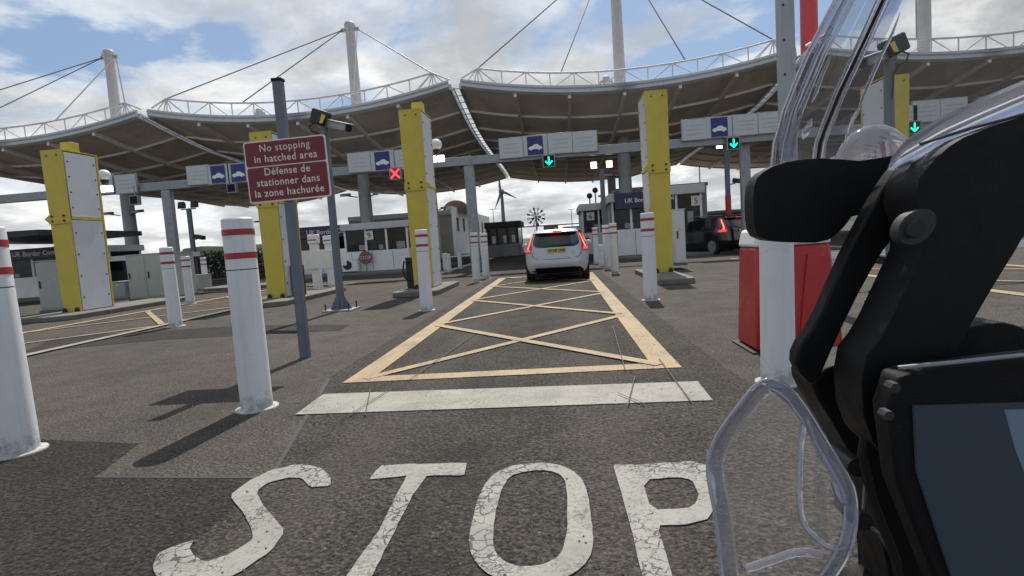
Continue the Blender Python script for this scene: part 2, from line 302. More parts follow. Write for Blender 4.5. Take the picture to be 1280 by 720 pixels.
# ------------------------------------------------------------------ mesh helpers
class MB:
    def __init__(s): s.v = []; s.f = []
    def add(s, vs, fs):
        k = len(s.v); s.v += [Vector(p) for p in vs]; s.f += [tuple(i+k for i in f) for f in fs]; return s
    def box(s, x0, x1, y0, y1, z0, z1):
        return s.add([(x0,y0,z0),(x1,y0,z0),(x1,y1,z0),(x0,y1,z0),(x0,y0,z1),(x1,y0,z1),(x1,y1,z1),(x0,y1,z1)],
                     [(0,3,2,1),(4,5,6,7),(0,1,5,4),(1,2,6,5),(2,3,7,6),(3,0,4,7)])
    def hexa(s, lo, hi):      # lo, hi: four corner points each, counter-clockwise seen from above
        return s.add(list(lo)+list(hi), [(3,2,1,0),(4,5,6,7),(0,1,5,4),(1,2,6,5),(2,3,7,6),(3,0,4,7)])
    def bar(s, p, q, a, c=None, upv=(0,0,1)):
        p, q = Vector(p), Vector(q); c = c or a; d = (q-p).normalized(); u = Vector(upv)
        if abs(d.dot(u)) > 0.95: u = Vector((0,1,0))
        x = d.cross(u).normalized()*a/2; y = x.cross(d).normalized()*c/2
        lo = [p-x-y, p+x-y, p+x+y, p-x+y]; hi = [v+(q-p) for v in lo]
        return s.hexa(lo, hi)
    def tube(s, p, q, r0, r1=None, n=12, cap=True):
        p, q = Vector(p), Vector(q); r1 = r0 if r1 is None else r1; d = (q-p).normalized()
        u = Vector((0,0,1)) if abs(d.z) < 0.9 else Vector((1,0,0))
        x = d.cross(u).normalized(); y = d.cross(x)
        vs = [p+(x*cos(2*pi*i/n)+y*sin(2*pi*i/n))*r0 for i in range(n)]+[q+(x*cos(2*pi*i/n)+y*sin(2*pi*i/n))*r1 for i in range(n)]
        fs = [(i, (i+1)%n, n+(i+1)%n, n+i) for i in range(n)]
        if cap: fs += [tuple(range(n))[::-1], tuple(range(n, 2*n))]
        return s.add(vs, fs)
    def path(s, pts, rs, n=10, flat=1.0, closed=False):
        pts = [Vector(p) for p in pts]; m_ = len(pts)
        if not hasattr(rs, '__len__'): rs = [rs]*m_
        k = len(s.v); prev = None
        for i, p in enumerate(pts):
            a = pts[(i-1) % m_] if (closed or i > 0) else p; b_ = pts[(i+1) % m_] if (closed or i < m_-1) else p
            d = (b_-a).normalized()
            if prev is None:
                u = Vector((0,1,0)) if abs(d.y) < 0.9 else Vector((1,0,0)); x = d.cross(u).normalized()
            else: x = (prev - d*prev.dot(d)).normalized()
            prev = x; y = d.cross(x)
            s.v += [p+(x*cos(2*pi*j/n)+y*sin(2*pi*j/n)*flat)*rs[i] for j in range(n)]
        R = m_ if closed else m_-1
        for i in range(R):
            for j in range(n):
                a0 = k+i*n; b0 = k+((i+1) % m_)*n
                s.f.append((a0+j, a0+(j+1)%n, b0+(j+1)%n, b0+j))
        if not closed: s.f += [tuple(range(k, k+n))[::-1], tuple(range(k+(m_-1)*n, k+m_*n))]
        return s
    def ball(s, c, r, n=12, sx=1, sy=1, sz=1, half=False):
        c = Vector(c); rows = n//2; k = len(s.v)
        for i in range(rows+1):
            ph = pi*i/rows if not half else pi/2*i/rows
            for j in range(n):
                s.v.append(c+Vector((r*sx*sin(ph)*cos(2*pi*j/n), r*sy*sin(ph)*sin(2*pi*j/n), r*sz*cos(ph))))
        for i in range(rows):
            for j in range(n): s.f.append((k+i*n+j, k+(i+1)*n+j, k+(i+1)*n+(j+1)%n, k+i*n+(j+1)%n))
        return s
    def extr(s, pts, off, holes=()):   # 3-D outline extruded by a vector
        loops = [[Vector(p) for p in pts]]+[[Vector(p) for p in h] for h in holes]
        tris = tessellate_polygon(loops); flat = [p for l in loops for p in l]; n = len(flat); o = Vector(off)
        fs = [tuple(t) for t in tris]+[tuple(i+n for i in t[::-1]) for t in tris]
        k = 0
        for l in loops:
            m_ = len(l)
            for i in range(m_): a, b_ = k+i, k+(i+1)%m_; fs.append((a, b_, b_+n, a+n))
            k += m_
        return s.add(flat+[p+o for p in flat], fs)
    def build(s, name, material, parent=None, bevel=0, smooth=False, seg=2, local=False, merge=0):
        me = bpy.data.meshes.new(name)
        o0 = Vector((0,0,0))
        if parent is not None and not local:
            o0 = parent.location.copy(); p = parent.parent
            while p is not None: o0 += p.location; p = p.parent
        me.from_pydata([v-o0 for v in s.v], [], s.f)
        bm = bmesh.new(); bm.from_mesh(me)
        bmesh.ops.remove_doubles(bm, verts=bm.verts, dist=merge or 1e-6)
        bmesh.ops.recalc_face_normals(bm, faces=bm.faces)
        bm.to_mesh(me); bm.free()
        me.materials.append(M[material] if isinstance(material, str) else material)
        if smooth or bevel:
            for p in me.polygons: p.use_smooth = True
            try: me.set_sharp_from_angle(angle=radians(38))
            except Exception: pass
        o = bpy.data.objects.new(name, me); col.objects.link(o); o.parent = parent
        if bevel:
            b = o.modifiers.new('bevel', 'BEVEL'); b.width = bevel; b.segments = seg; b.limit_method = 'ANGLE'; b.angle_limit = radians(35)
            b.harden_normals = False
        return o
def tag(o, label=None, cat=None, group=None, kind=None):
    if label: o['label'] = label
    if cat: o['category'] = cat
    if group: o['group'] = group
    if kind: o['kind'] = kind
    return o
def empty(name, loc, label, cat, group=None, rz=0):
    o = bpy.data.objects.new(name, None); col.objects.link(o); o.location = Vector(loc); o.rotation_euler.z = rz
    o.empty_display_size = 0.2
    return tag(o, label, cat, group)
def copy_tree(o, parent=None, loc=None, label=None, mats=None, rz=None):
    c = o.copy(); col.objects.link(c); c.parent = parent
    if loc is not None: c.location = loc
    if rz is not None: c.rotation_euler.z = rz
    if label: c['label'] = label
    for ch in list(o.children): copy_tree(ch, c)
    return c
def struct(name, mb, material, **k):
    return tag(mb.build(name, material, **k), kind='structure')
def text(body, size, material, origin, ux=(1,0,0), uz=(0,0,1), parent=None, name='lettering', align='LEFT', depth=0.004, sx=1.0, bold=0.0, spacing=1.0):
    cu = bpy.data.curves.new('t', 'FONT'); cu.body = body; cu.size = size; cu.extrude = depth/2; cu.align_x = align; cu.offset = bold
    cu.space_character = spacing; cu.resolution_u = 3
    ob = bpy.data.objects.new('t', cu); col.objects.link(ob)
    bpy.context.view_layer.update()
    me = bpy.data.meshes.new_from_object(ob.evaluated_get(bpy.context.evaluated_depsgraph_get()))
    bpy.data.objects.remove(ob); bpy.data.curves.remove(cu)
    ux, uz = Vector(ux).normalized(), Vector(uz).normalized(); nn = ux.cross(uz); o = Vector(origin)
    p0 = Vector((0,0,0)); p = parent
    while p is not None: p0 += p.location; p = p.parent
    for v in me.vertices: v.co = o + ux*v.co.x*sx + uz*v.co.y + nn*v.co.z - p0
    me.materials.clear(); me.materials.append(M[material]); me.name = name
    r = bpy.data.objects.new(name, me); col.objects.link(r); r.parent = parent
    return r

# ------------------------------------------------------------------ ground and road surface
g = MB(); g.add([(-900,-60,0),(900,-60,0),(900,2500,0),(-900,2500,0)], [(0,1,2,3)])
struct('ground', g, 'asphalt')
def sheet(name, pts, material, z, t=0.003):
    mb = MB(); mb.extr([(p[0], p[1], z) for p in pts], (0,0,t)); return struct(name, mb, material)
LX0, LX1 = -2.1, 1.0
# the old coarse lane surface and a darker apron with a pointed tip left of the stop lettering
sheet('lane_surface', [(-1.68, 2.86), (-2.35, 5.2), (-2.28, 40), (1.25, 40), (1.35, 5.0), (1.5, 3.2), (1.7, -4), (-1.6, -4)], 'asphalt_old', 0.001)
sheet('dark_apron', [(-1.68, 2.86), (-2.81, 2.96), (-2.98, 3.52), (-6.5, 4.2), (-9, 1), (-9, -4), (-1.6, -4)], 'asphalt_dark', 0.001, 0.0025)
sheet('dark_strip', [G(*p)[:2] for p in ((28,441),(200,425),(425,413),(437,406),(300,407),(70,422))], 'asphalt_strip', 0.001)  # dark strip across the left lanes; a second one lies farther back
sheet('dark_strip', [(-24,20.5),(-3.2,20.3),(-3.2,21.3),(-24,21.8)], 'asphalt_strip', 0.001)
sheet('road', [(-2.5,40),(2.2,40),(3.4,300),(-10,300)], 'asphalt_dark', 0.001)
for a in ([(-1.66,2.86),(-1.685,2.86),(-2.35,5.2),(-2.31,5.2)], [(-2.81,2.975),(-2.81,2.955),(-1.68,2.865),(-1.68,2.885)]):
    sheet('seam', a, 'sealant', 0.0045, 0.001)
Z1 = 0.008
def rect(x0, x1, y0, y1): return [(x0,y0),(x1,y0),(x1,y1),(x0,y1)]
stop = MB(); stop.extr([(x, y, Z1) for x, y in ((-2.1,4.03),(1.0,3.96),(1.02,4.48),(-2.12,4.60))], (0,0,0.003)); struct('stop_line', stop, 'line_paint')
def clipseg(p, q, wd):
    p, q = Vector((p[0],p[1],0)), Vector((q[0],q[1],0)); d = (q-p).normalized(); n = Vector((-d.y, d.x, 0))*wd/2
    return [p+n, q+n, q-n, p-n]
def box_marking(name, x0, x1, y0, cell, nc, bw, dw, z):
    y1 = y0+cell*nc
    mb = MB()
    for r in (rect(x0, x0+bw, y0, y1), rect(x1-bw, x1, y0, y1), rect(x0+bw+.001, x1-bw-.001, y0, y0+bw*0.85), rect(x0+bw+.001, x1-bw-.001, y1-bw*0.85, y1)):
        mb.extr([(a, b_, z) for a, b_ in r], (0,0,0.003))
    struct(name, mb, 'yellow_paint')
    d1 = MB(); d2 = MB()
    for k in range(nc):
        ya, yb = y0+cell*k, y0+cell*(k+1)
        for dm, zz, (xa, xb) in ((d1, z+0.004, (x0+bw*.7, x1-bw*.7)), (d2, z+0.0085, (x1-bw*.7, x0+bw*.7))):
            dm.extr([(v.x, v.y, zz) for v in clipseg((xa, ya+0.12), (xb, yb-0.05), dw)], (0,0,0.003))
    struct(name, d1, 'yellow_paint'); struct(name, d2, 'yellow_paint')
box_marking('yellow_box_marking', LX0, LX1, 4.97, 3.42, 4, 0.24, 0.125, Z1)
box_marking('yellow_box_marking', -11.3, -8.0, 6.9, 3.6, 4, 0.2, 0.12, Z1)
box_marking('yellow_box_marking', 6.2, 9.4, 7.4, 3.5, 4, 0.2, 0.12, Z1)
# STOP lettering, worn thermoplastic
def c7(x, y): return (400+x/2.25, 400+y/2.25)
Sx = [(414,610),(413,597),(400,586),(372,582),(338,590),(309,605),(287,622),(305,644),(314,662),(317,676),(300,688),(283,697),(257,706),(242,697),(237,687),(244,677),(217,686),(198,695),(191,713),(199,728),(225,736),(262,734),(297,720),(338,692),(357,667),(343,650),(330,635),(321,616),(335,606),(358,599),(378,600),(387,611)]
Tx = [c7(*p) for p in ((140,452),(155,430),(175,414),(235,410),(414,407),(405,441),(300,443),(260,500),(210,600),(150,720),(132,750),(60,750),(80,720),(165,600),(215,500),(245,442),(180,450))]
Ox = [c7(*p) for p in ((415,640),(430,560),(450,490),(475,450),(520,420),(580,407),(650,407),(710,425),(745,460),(758,520),(768,600),(770,650),(745,700),(690,735),(600,745),(520,740),(450,710))]
Oi = [c7(*p) for p in ((515,470),(540,440),(590,428),(650,428),(685,445),(695,480),(697,600),(680,665),(640,693),(570,703),(520,690),(485,650),(490,570),(500,520))]
Px = [c7(*p) for p in ((825,412),(900,412),(1040,402),(1085,412),(1112,450),(1117,520),(1092,565),(1040,580),(950,585),(997,750),(912,750),(875,590),(850,500))]
Pi = [c7(*p) for p in ((907,455),(1010,447),(1045,455),(1065,490),(1060,520),(1030,537),(930,540))]
def soften(p, lo=0.86):
    o_ = []
    for i in range(len(p)):
        a, b_ = p[i], p[(i+1) % len(p)]
        o_ += [(a[0]*lo+b_[0]*(1-lo), a[1]*lo+b_[1]*(1-lo)), (a[0]*(1-lo)+b_[0]*lo, a[1]*(1-lo)+b_[1]*lo)]
    return o_
def ragged(p):
    o_ = []
    for i in range(len(p)):
        a, b_ = p[i], p[(i+1) % len(p)]; n_ = max(1, int(math.dist(a, b_)/9))
        for k in range(n_): o_.append((a[0]+(b_[0]-a[0])*k/n_+random.uniform(-.55,.55), a[1]+(b_[1]-a[1])*k/n_+random.uniform(-.45,.45)))
    return o_
Sx = soften(Sx); Ox = soften(soften(Ox, .75), .8); Oi = soften(soften(Oi, .75), .8); Px = soften(Px, .92); Pi = soften(Pi, .8)
for pts, hole in ((Sx, None), (Tx, None), (Ox, Oi), (Px, Pi)):
    pts = ragged(pts); hole = ragged(hole) if hole else None
    mb = MB(); mb.extr([G(*p, 0)+Vector((0,0,Z1)) for p in pts], (0,0,0.003), [[G(*p, 0)+Vector((0,0,Z1)) for p in hole]] if hole else ())
    struct('stop_lettering', mb, 'white_paint')
# sealed saw cuts across the stop line and the box (inspection loops)
for a, b_ in (((-1.63,3.9),(-1.52,4.7)), ((-1.50,3.9),(-1.72,4.66)), ((0.40,3.88),(0.56,4.7)), ((0.52,3.9),(0.36,4.2)), ((0.84,3.9),(0.86,5.3)), ((-1.45,4.9),(-1.2,7.4)), ((0.5,4.9),(0.62,7.4))):
    sheet('saw_cut', [v[:2] for v in clipseg(a, b_, 0.008)], 'sealant', 0.0245, 0.001)
sheet('lane_line', rect(-8.05,-7.92,6.9,20), 'line_paint', 0.021)
# kerbed traffic islands
def island(x0, x1, y0, y1, h=0.13):
    mb = MB(); n = 8; r = (x1-x0)/2; pts = []
    for i in range(n+1): a = pi+pi*i/n; pts.append(((x0+x1)/2+r*cos(a), y0+r*.5+r*.5*sin(a), 0))
    pts += [(x1, y1, 0), (x0, y1, 0)]
    mb.extr(pts, (0,0,h)); return struct('traffic_island', mb, 'concrete', bevel=0.02)
for a in ((-13.75,-12.2,12.6,17.5), (-8.35,-6.85,13.0,17.2), (-4.3,-3.1,13.5,16.6), (2.15,2.98,12.7,16.9), (8.6,10.0,13.4,17.5), (-15,-11.8,21.5,32), (-11.6,-6.2,26.5,36), (2.2,8.0,25.2,36)): island(*a)
# distant land
mb = MB()
for (x0, x1, y0, hh, n) in ((-400,-20,160,5.5,46), (-24,60,260,3.4,20), (30,500,210,5.5,50)):
    for i in range(n):
        xa = x0+(x1-x0)*i/n; xb = x0+(x1-x0)*(i+1)/n+2; h1 = hh*random.uniform(.55,1.1)
        mb.hexa([(xa,y0,-.5),(xb,y0,-.5),(xb,y0+30,-.5),(xa,y0+30,-.5)], [(xa+2,y0+6,h1),(xb-2,y0+6,h1*random.uniform(.8,1.1)),(xb-2,y0+24,h1),(xa+2,y0+24,h1)])
tag(mb.build('treeline', 'far_green', smooth=True), 'low dark far-off wood along the horizon behind the plaza', 'woodland', kind='stuff')

gr = MB()
for i in range(900):
    y = 1.9+(random.random()**1.6)*12; x = random.uniform(-.9, .75)*y; r = random.uniform(.003, .008)
    gr.add([(x-r,y,.010),(x+r*.6,y-r,.010),(x+r,y+r*.8,.010),(x,y,.010+r*1.3)], [(0,1,3),(1,2,3),(2,0,3),(0,2,1)])
tag(gr.build('loose_grit', 'concrete'), 'loose pale grit scattered over the tarmac', 'grit', kind='stuff')
# ------------------------------------------------------------------ bollards
def make_bollard(h, label, loc, group='white bollards with two red bands', bands=True, r=0.118):
    o = empty('bollard', loc, label, 'bollard', group)
    n = 22; z1 = h*0.735
    def ring(mb, z, rr): return [Vector((loc[0]+rr*cos(2*pi*i/n), loc[1]+rr*sin(2*pi*i/n), z)) for i in range(n)]
    def lathe(prof):
        mb = MB(); k = 0
        for z, rr in prof: mb.v += ring(mb, z, rr)
        for j in range(len(prof)-1):
            for i in range(n): mb.f.append((j*n+i, j*n+(i+1)%n, (j+1)*n+(i+1)%n, (j+1)*n+i))
        mb.f += [tuple(range(n))[::-1], tuple(range((len(prof)-1)*n, len(prof)*n))]
        return mb
    lathe([(0.0, r*1.04), (0.03, r*1.04), (z1-0.004, r)]).build('post', 'white_steel', o, smooth=True)
    lathe([(z1-0.004, r*0.93), (z1+0.004, r*0.93)]).build('joint', 'dark_metal', o, smooth=True)
    lathe([(z1+0.004, r), (h-0.012, r), (h, r-0.012)]).build('sleeve', 'white_steel', o, smooth=True)
    lathe([(0.0, r*1.42), (0.010, r*1.40), (0.014, r*1.2)]).build('base_plate', 'white_steel', o, smooth=True)
    if bands:
        for zb in (h-0.115, h-0.30):
            lathe([(zb-0.024, r), (zb-0.024, r+0.003), (zb+0.024, r+0.003), (zb+0.024, r)]).build('band', 'red_band', o, smooth=True)
    return o
B0 = make_bollard(1.55, 'white bollard beside the red no stopping sign, largest one fully in view', Vector((-2.55,4.29,0)))
bol = [((-3.80,3.44), 'white bollard nearest the camera, cut off by the left edge of the photo'),
 ((-7.58,10.26), 'white bollard at the kerb of the hatched left lane, between the yellow pillars'),
 ((-2.63,10.52), 'white bollard in front of the yellow pillar left of the silver car'),
 ((1.55,10.13), 'white bollard in front of the yellow pillar right of the silver car'),
 ((-2.68,17.35), 'white bollard at the foot of the slim gantry post left of the silver car'),
 ((-2.60,19.04), 'white bollard just behind another, right of the slim gantry post'),
 ((1.63,17.46), 'white bollard close to the right rear corner of the silver car'),
 ((1.60,19.9), 'white bollard half hidden behind another to the right of the silver car'),
 ((1.50,24.2), 'farthest tall white bollard on the right side of the car lane'),
 ((1.60,4.38), 'white bollard in front of the red and white barrier cabinet')]
for (x, y), lb in bol:
    c_ = copy_tree(B0, None, Vector((x, y, 0)), lb); c_.rotation_euler = (radians(random.uniform(-.7,.7)), radians(random.uniform(-.8,.8)), random.uniform(0,6.28))
B1 = make_bollard(1.42, 'shorter white bollard right of the grey cabinet on the left', Vector((-11.06,15.7,0)))
for (x, y, lb) in ((-15.6,23.3,'small far white bollard standing in the open left of the yellow pillars'), (-10.9,19.0,'white bollard hidden behind the largest bollard and the sign pole'),
                   (at(1255,312,20).x, 20.0, 'white bollard seen through the gap under the motorcycle windscreen')):
    copy_tree(B1, None, Vector((x, y, 0)), lb)
B2 = make_bollard(0.84, 'short plain white bollard beside the tall ones right of the car', Vector((1.55,22.0,0)), 'short plain white bollards', False, 0.105)
for p, lb in (((at(561,330,25).x,25.0), 'left short plain bollard in front of the pale warehouse'), ((at(575,330,28).x,28.0), 'right short plain bollard in front of the pale warehouse'), ((at(547,330,24).x-.3,27.0), 'short plain bollard close to the yellow pillar by the warehouse')):
    copy_tree(B2, None, Vector((p[0], p[1], 0)), lb)

# ------------------------------------------------------------------ yellow pillars
def pillar(x, y, h, side, label, topbox=True, zb=0.12, depth=1.15, gear=True):
    o = empty('yellow_pillar', (x, y, zb), label, 'pillar', 'yellow steel pillars with white side panels')
    wb, wt = 0.25, 0.29
    lo = [(x-wb,y,zb),(x+wb,y,zb),(x+wb,y+depth,zb),(x-wb,y+depth,zb)]; hi = [(x-wt,y-.02,zb+h),(x+wt,y-.02,zb+h),(x+wt,y+depth,zb+h),(x-wt,y+depth,zb+h)]
    # frame: front panel, rear panel, top cap
    MB().hexa([(x-wb,y,zb),(x+wb,y,zb),(x+wb,y+.06,zb),(x-wb,y+.06,zb)], [(x-wt,y-.02,zb+h),(x+wt,y-.02,zb+h),(x+wt,y+.04,zb+h),(x-wt,y+.04,zb+h)]).build('front_panel', 'yellow_steel', o, bevel=0.006)
    rm = MB().hexa([(x-wb,y+depth-.06,zb),(x+wb,y+depth-.06,zb),(x+wb,y+depth,zb),(x-wb,y+depth,zb)], [(x-wt,y+depth-.06,zb+h),(x+wt,y+depth-.06,zb+h),(x+wt,y+depth,zb+h),(x-wt,y+depth,zb+h)])
    rm.build('rear_panel', 'yellow_steel', o, bevel=0.006)
    MB().box(x-wt, x+wt, y-.02, y+depth, zb+h+.002, zb+h+.03).build('top_cap', 'yellow_steel', o)
    MB().hexa([(x-wb+.04,y+.062,zb+.02),(x+wb-.04,y+.062,zb+.02),(x+wb-.04,y+depth-.062,zb+.02),(x-wb+.04,y+depth-.062,zb+.02)],
              [(x-wt+.04,y+.045,zb+h),(x+wt-.04,y+.045,zb+h),(x+wt-.04,y+depth-.065,zb+h),(x-wt+.04,y+depth-.065,zb+h)]).build('core', 'dark_metal', o)
    zs = [(0.03, h*0.575), (h*0.595, h-0.03)]
    for sg in (-1, 1):
        for (a, c) in zs:
            xa = x+sg*(wb+(wt-wb)*a/h); xc = x+sg*(wb+(wt-wb)*c/h); t = -sg*0.02
            P = [(xa+t,y+.085,zb+a),(xa,y+.085,zb+a),(xa,y+depth-.09,zb+a),(xa+t,y+depth-.09,zb+a)]
            Q = [(xc+t,y+.065,zb+c),(xc,y+.065,zb+c),(xc,y+depth-.09,zb+c),(xc+t,y+depth-.09,zb+c)]
            if sg < 0: P = [P[1],P[0],P[3],P[2]]; Q = [Q[1],Q[0],Q[3],Q[2]]
            pn = MB().hexa(P, Q).build('side_panel', 'white_panel', o)
            bt = MB()
            for k in range(4):
                zz = a+(c-a)*(k+.6)/4.2; xx = x+sg*(wb+(wt-wb)*zz/h)
                for yy in (y+.15, y+depth-.16): bt.tube((xx-sg*.01,yy,zb+zz), (xx+sg*.012,yy,zb+zz), .022, n=8)
            bt.build('bolts', 'dark_metal', pn)
        MB().box(x+sg*wt-.012, x+sg*wt+.012, y+.06, y+depth-.06, zb+h*.578, zb+h*.592).build('joint_bar', 'yellow_steel', o)
    # collar with four bolts and a pointed lug, as on every pillar
    zc_ = zb+h*.585; wc = wb+(wt-wb)*.585
    cl = MB().box(x-wc-.012, x+wc+.012, y-.045, y-.004, zc_-.13, zc_+.10)
    lug = -side
    cl.extr([(x+lug*(wc+.012), y-.035, zc_-.10), (x+lug*(wc+.012), y-.035, zc_+.09), (x+lug*(wc+.13), y-.035, zc_+.01)], (0,.03,0))
    c = cl.build('collar', 'yellow_steel', o)
    bt = MB()
    for dx in (-.17,.17):
        for dz in (-.06,.07): bt.tube((x+dx,y-.07,zc_+dz),(x+dx,y-.044,zc_+dz), .028, n=8)
    bt.build('bolts', 'dark_metal', c)
    bt = MB()
    for dx in (-.18,.18): bt.extr([(x+dx-.06,y-.06,zb),(x+dx+.06,y-.06,zb),(x+dx+.045,y-.06,zb+.09),(x+dx,y-.06,zb+.13),(x+dx-.045,y-.06,zb+.09)], (0,.04,0))
    bt.build('foot_brackets', 'dark_metal', o)
    for dx in (-.12,.16):
        MB().tube((x+dx,y-.035,zb+h-.12),(x+dx,y-.015,zb+h-.12), .02, n=8).build('bolt', 'dark_metal', o)
    if topbox: MB().box(x-.02, x+.26, y+.32, y+.62, zb+h+.032, zb+h+.27).build('top_box', 'yellow_steel', o, bevel=0.008)
    if gear:
        gx = x+side*(wb+.16)
        MB().box(gx-.12, gx+.12, y+.30, y+.65, zb, zb+.85).build('gate_motor', 'dark_metal', o, bevel=0.02)
        MB().path([(gx,y+.3,zb+.7),(gx+side*.12,y+.2,zb+.75),(gx+side*.17,y+.18,zb+.5),(gx+side*.1,y+.18,zb+.28),(gx,y+.25,zb+.22)], .025, 8).build('hose', 'black_rubber', o, smooth=True)
    return o
pillar(-13.08, 13.8, 4.25, 1, 'yellow pillar farthest left, showing its white bolted side panel', True, gear=False)
pillar(-7.62, 14.3, 4.35, 1, 'yellow pillar behind the red no stopping sign', False)
pillar(-3.66, 14.5, 4.62, -1, 'yellow pillar left of the silver car with a yellow box on top', True)
pillar(2.66, 15.0, 4.66, 1, 'yellow pillar right of the silver car in front of booth 5', False, gear=False)
pillar(8.62, 15.2, 4.55, -1, 'yellow pillar seen through the motorcycle windscreen', False)

# ------------------------------------------------------------------ red sign on its pole
def signpost():
    x, y = -3.11, 6.36
    o = empty('sign_post', (x, y, 0), 'dark grey square pole carrying the bilingual red no stopping sign', 'sign post')
    MB().box(x-.055, x+.055, y-.045, y+.045, 0, 3.22).build('pole', 'grey_pole', o, bevel=0.01)
    MB().box(x-.06, x+.06, y-.05, y+.05, 3.221, 3.25).build('pole_cap', 'black_plastic', o)
    for zz in (1.97, 2.46): MB().box(x-.075, x+.075, y-.062, y-.046, zz, zz+.05).build('clamp', 'galv', o)
    tl, tr_, br, bl = at(303,178,y-.09), at(409,169,y-.09), at(413,245,y-.09), at(310,253,y-.09)
    # plate: real rectangle 0.97 x 0.70, hung slightly off level
    cx, cz = (tl.x+br.x)/2, (tl.z+br.z+tr_.z+bl.z)/4
    W_, Hh = 0.98, 0.70
    ang = radians(1.0); ux = Vector((cos(ang), 0, sin(ang))); uz = Vector((-sin(ang), 0, cos(ang)))
    def pt(a, b_, d=0): return Vector((cx, y-.062, cz))+ux*a+uz*b_-Vector((0, d, 0))
    def rr(w_, h_, r, ctr=(0,0), d=0):
        pts = []
        for (sx, sz, a0) in ((1,1,0),(-1,1,90),(-1,-1,180),(1,-1,270)):
            for k in range(5):
                a = radians(a0+k*22.5); pts.append(pt(ctr[0]+sx*(w_/2-r)+r*cos(a), ctr[1]+sz*(h_/2-r)+r*sin(a), d))
        return pts
    pl = MB().extr(rr(W_, Hh, .035, d=0), (0,-.012,0)).build('sign_plate', 'sign_white', o)
    up_ = MB().extr(rr(W_-.03, .272, .025, (0,.199), .0125), (0,-.002,0)).build('red_panel', 'sign_red', pl)
    MB().extr(rr(W_-.03, .385, .025, (0,-.142), .0125), (0,-.002,0)).build('red_panel', 'sign_red', pl)
    s = .118
    for body, a, b_ in (('No stopping', 0, .225), ('in hatched area', 0, .105), ('Défense de', 0, -.045), ('stationner dans', 0, -.165), ('la zone hachurée', 0, -.285)):
        text(body, s, 'sign_white', pt(a, b_, .016), ux, uz, pl, align='CENTER', bold=.0011 if 'g' not in body else 0.0, spacing=1.1, sx=.93, depth=.002)
signpost()

# ------------------------------------------------------------------ camera poles
def cctv_pole(px, py, Y, h, label, scale=1.0, lit=False):
    b_ = G(px, py) if Y is None else Vector((at(px, py, Y).x, Y, 0)); x, y = b_.x, b_.y
    o = empty('camera_pole', (x, y, 0), label, 'camera pole')
    k = scale
    MB().tube((x,y,0.02),(x,y,h), .085*k, .075*k, 16).build('pole', 'grey_pole', o, smooth=True)
    MB().box(x-.32*k,x+.32*k,y-.28*k,y+.28*k,0,.035).build('base_plate', 'galv', o, bevel=.005)
    gs = MB(); bt = MB()
    for a in (0, pi/2, pi, 3*pi/2):
        dx, dy = cos(a), sin(a); t = Vector((-dy, dx, 0))*.008
        gs.extr([Vector((x+dx*.08*k,y+dy*.08*k,.035))-t, Vector((x+dx*.24*k,y+dy*.24*k,.035))-t, Vector((x+dx*.08*k,y+dy*.08*k,.32))-t], t*2)
    for sx in (-1,1):
        for sy in (-1,1): bt.tube((x+sx*.25*k,y+sy*.22*k,.03),(x+sx*.25*k,y+sy*.22*k,.17), .016, n=8)
    gs.build('gusset', 'grey_pole', o); bt.build('anchor_bolts', 'dark_metal', o)
    # bracket on top with the flood lamp and the long camera housing
    MB().bar((x-.10*k,y-.03,h),(x+.22*k,y-.03,h+.02), .07*k).build('crossarm', 'galv', o)
    fl = MB().hexa([(x-.27*k,y-.14,h+.10*k),(x+.02*k,y-.18,h-.02*k),(x+.08*k,y+.06,h-.02*k),(x-.20*k,y+.08,h+.10*k)], [(x-.17*k,y-.14,h+.38*k),(x+.14*k,y-.18,h+.26*k),(x+.18*k,y+.06,h+.26*k),(x-.10*k,y+.08,h+.38*k)]).build('flood_lamp', 'dark_metal', o, bevel=.03)
    MB().hexa([(x-.02*k,y-.20,h+.04*k),(x+.05*k,y-.205,h+.03*k),(x+.05*k,y-.186,h+.03*k),(x-.02*k,y-.182,h+.04*k)], [(x+.05*k,y-.20,h+.21*k),(x+.12*k,y-.205,h+.18*k),(x+.12*k,y-.186,h+.18*k),(x+.05*k,y-.182,h+.21*k)]).build('lamp_glass', 'plate_yellow', fl)
    c1, c2 = Vector((x+.10*k, y-.02, h+.05*k)), Vector((x+.62*k, y-.32, h-.14*k))
    ca = MB().bar(c1, c2, .17*k, .15*k).build('camera_housing', 'galv', o, bevel=.02)
    dd = (c2-c1).normalized()
    MB().bar(c1+Vector((0,0,.085*k))-dd*.02, c2+Vector((0,0,.085*k))+dd*.09, .2*k, .015).build('sun_shield', 'galv', ca)
    MB().tube(c2-dd*.01, c2+dd*.03, .075*k, n=14).build('lens', 'window_dark', ca, smooth=True)
    MB().path([(x-.2*k,y,h+.1*k),(x-.30*k,y-.02,h+.04*k),(x-.26*k,y-.02,h-.08*k),(x-.1*k,y-.06,h-.14*k),(x,y-.1,h-.3*k),(x+.02,y-.1,h-.7*k)], .016*k, 6).build('cable', 'black_rubber', o, smooth=True)
    return o
cctv_pole(427, 388, None, 3.82, 'grey camera pole with flood lamp right of the red no stopping sign')
cctv_pole(1112, 150, 8.2, 3.32, 'camera pole with black flood lamp seen through the motorcycle windscreen', 0.8).scale.x = -1
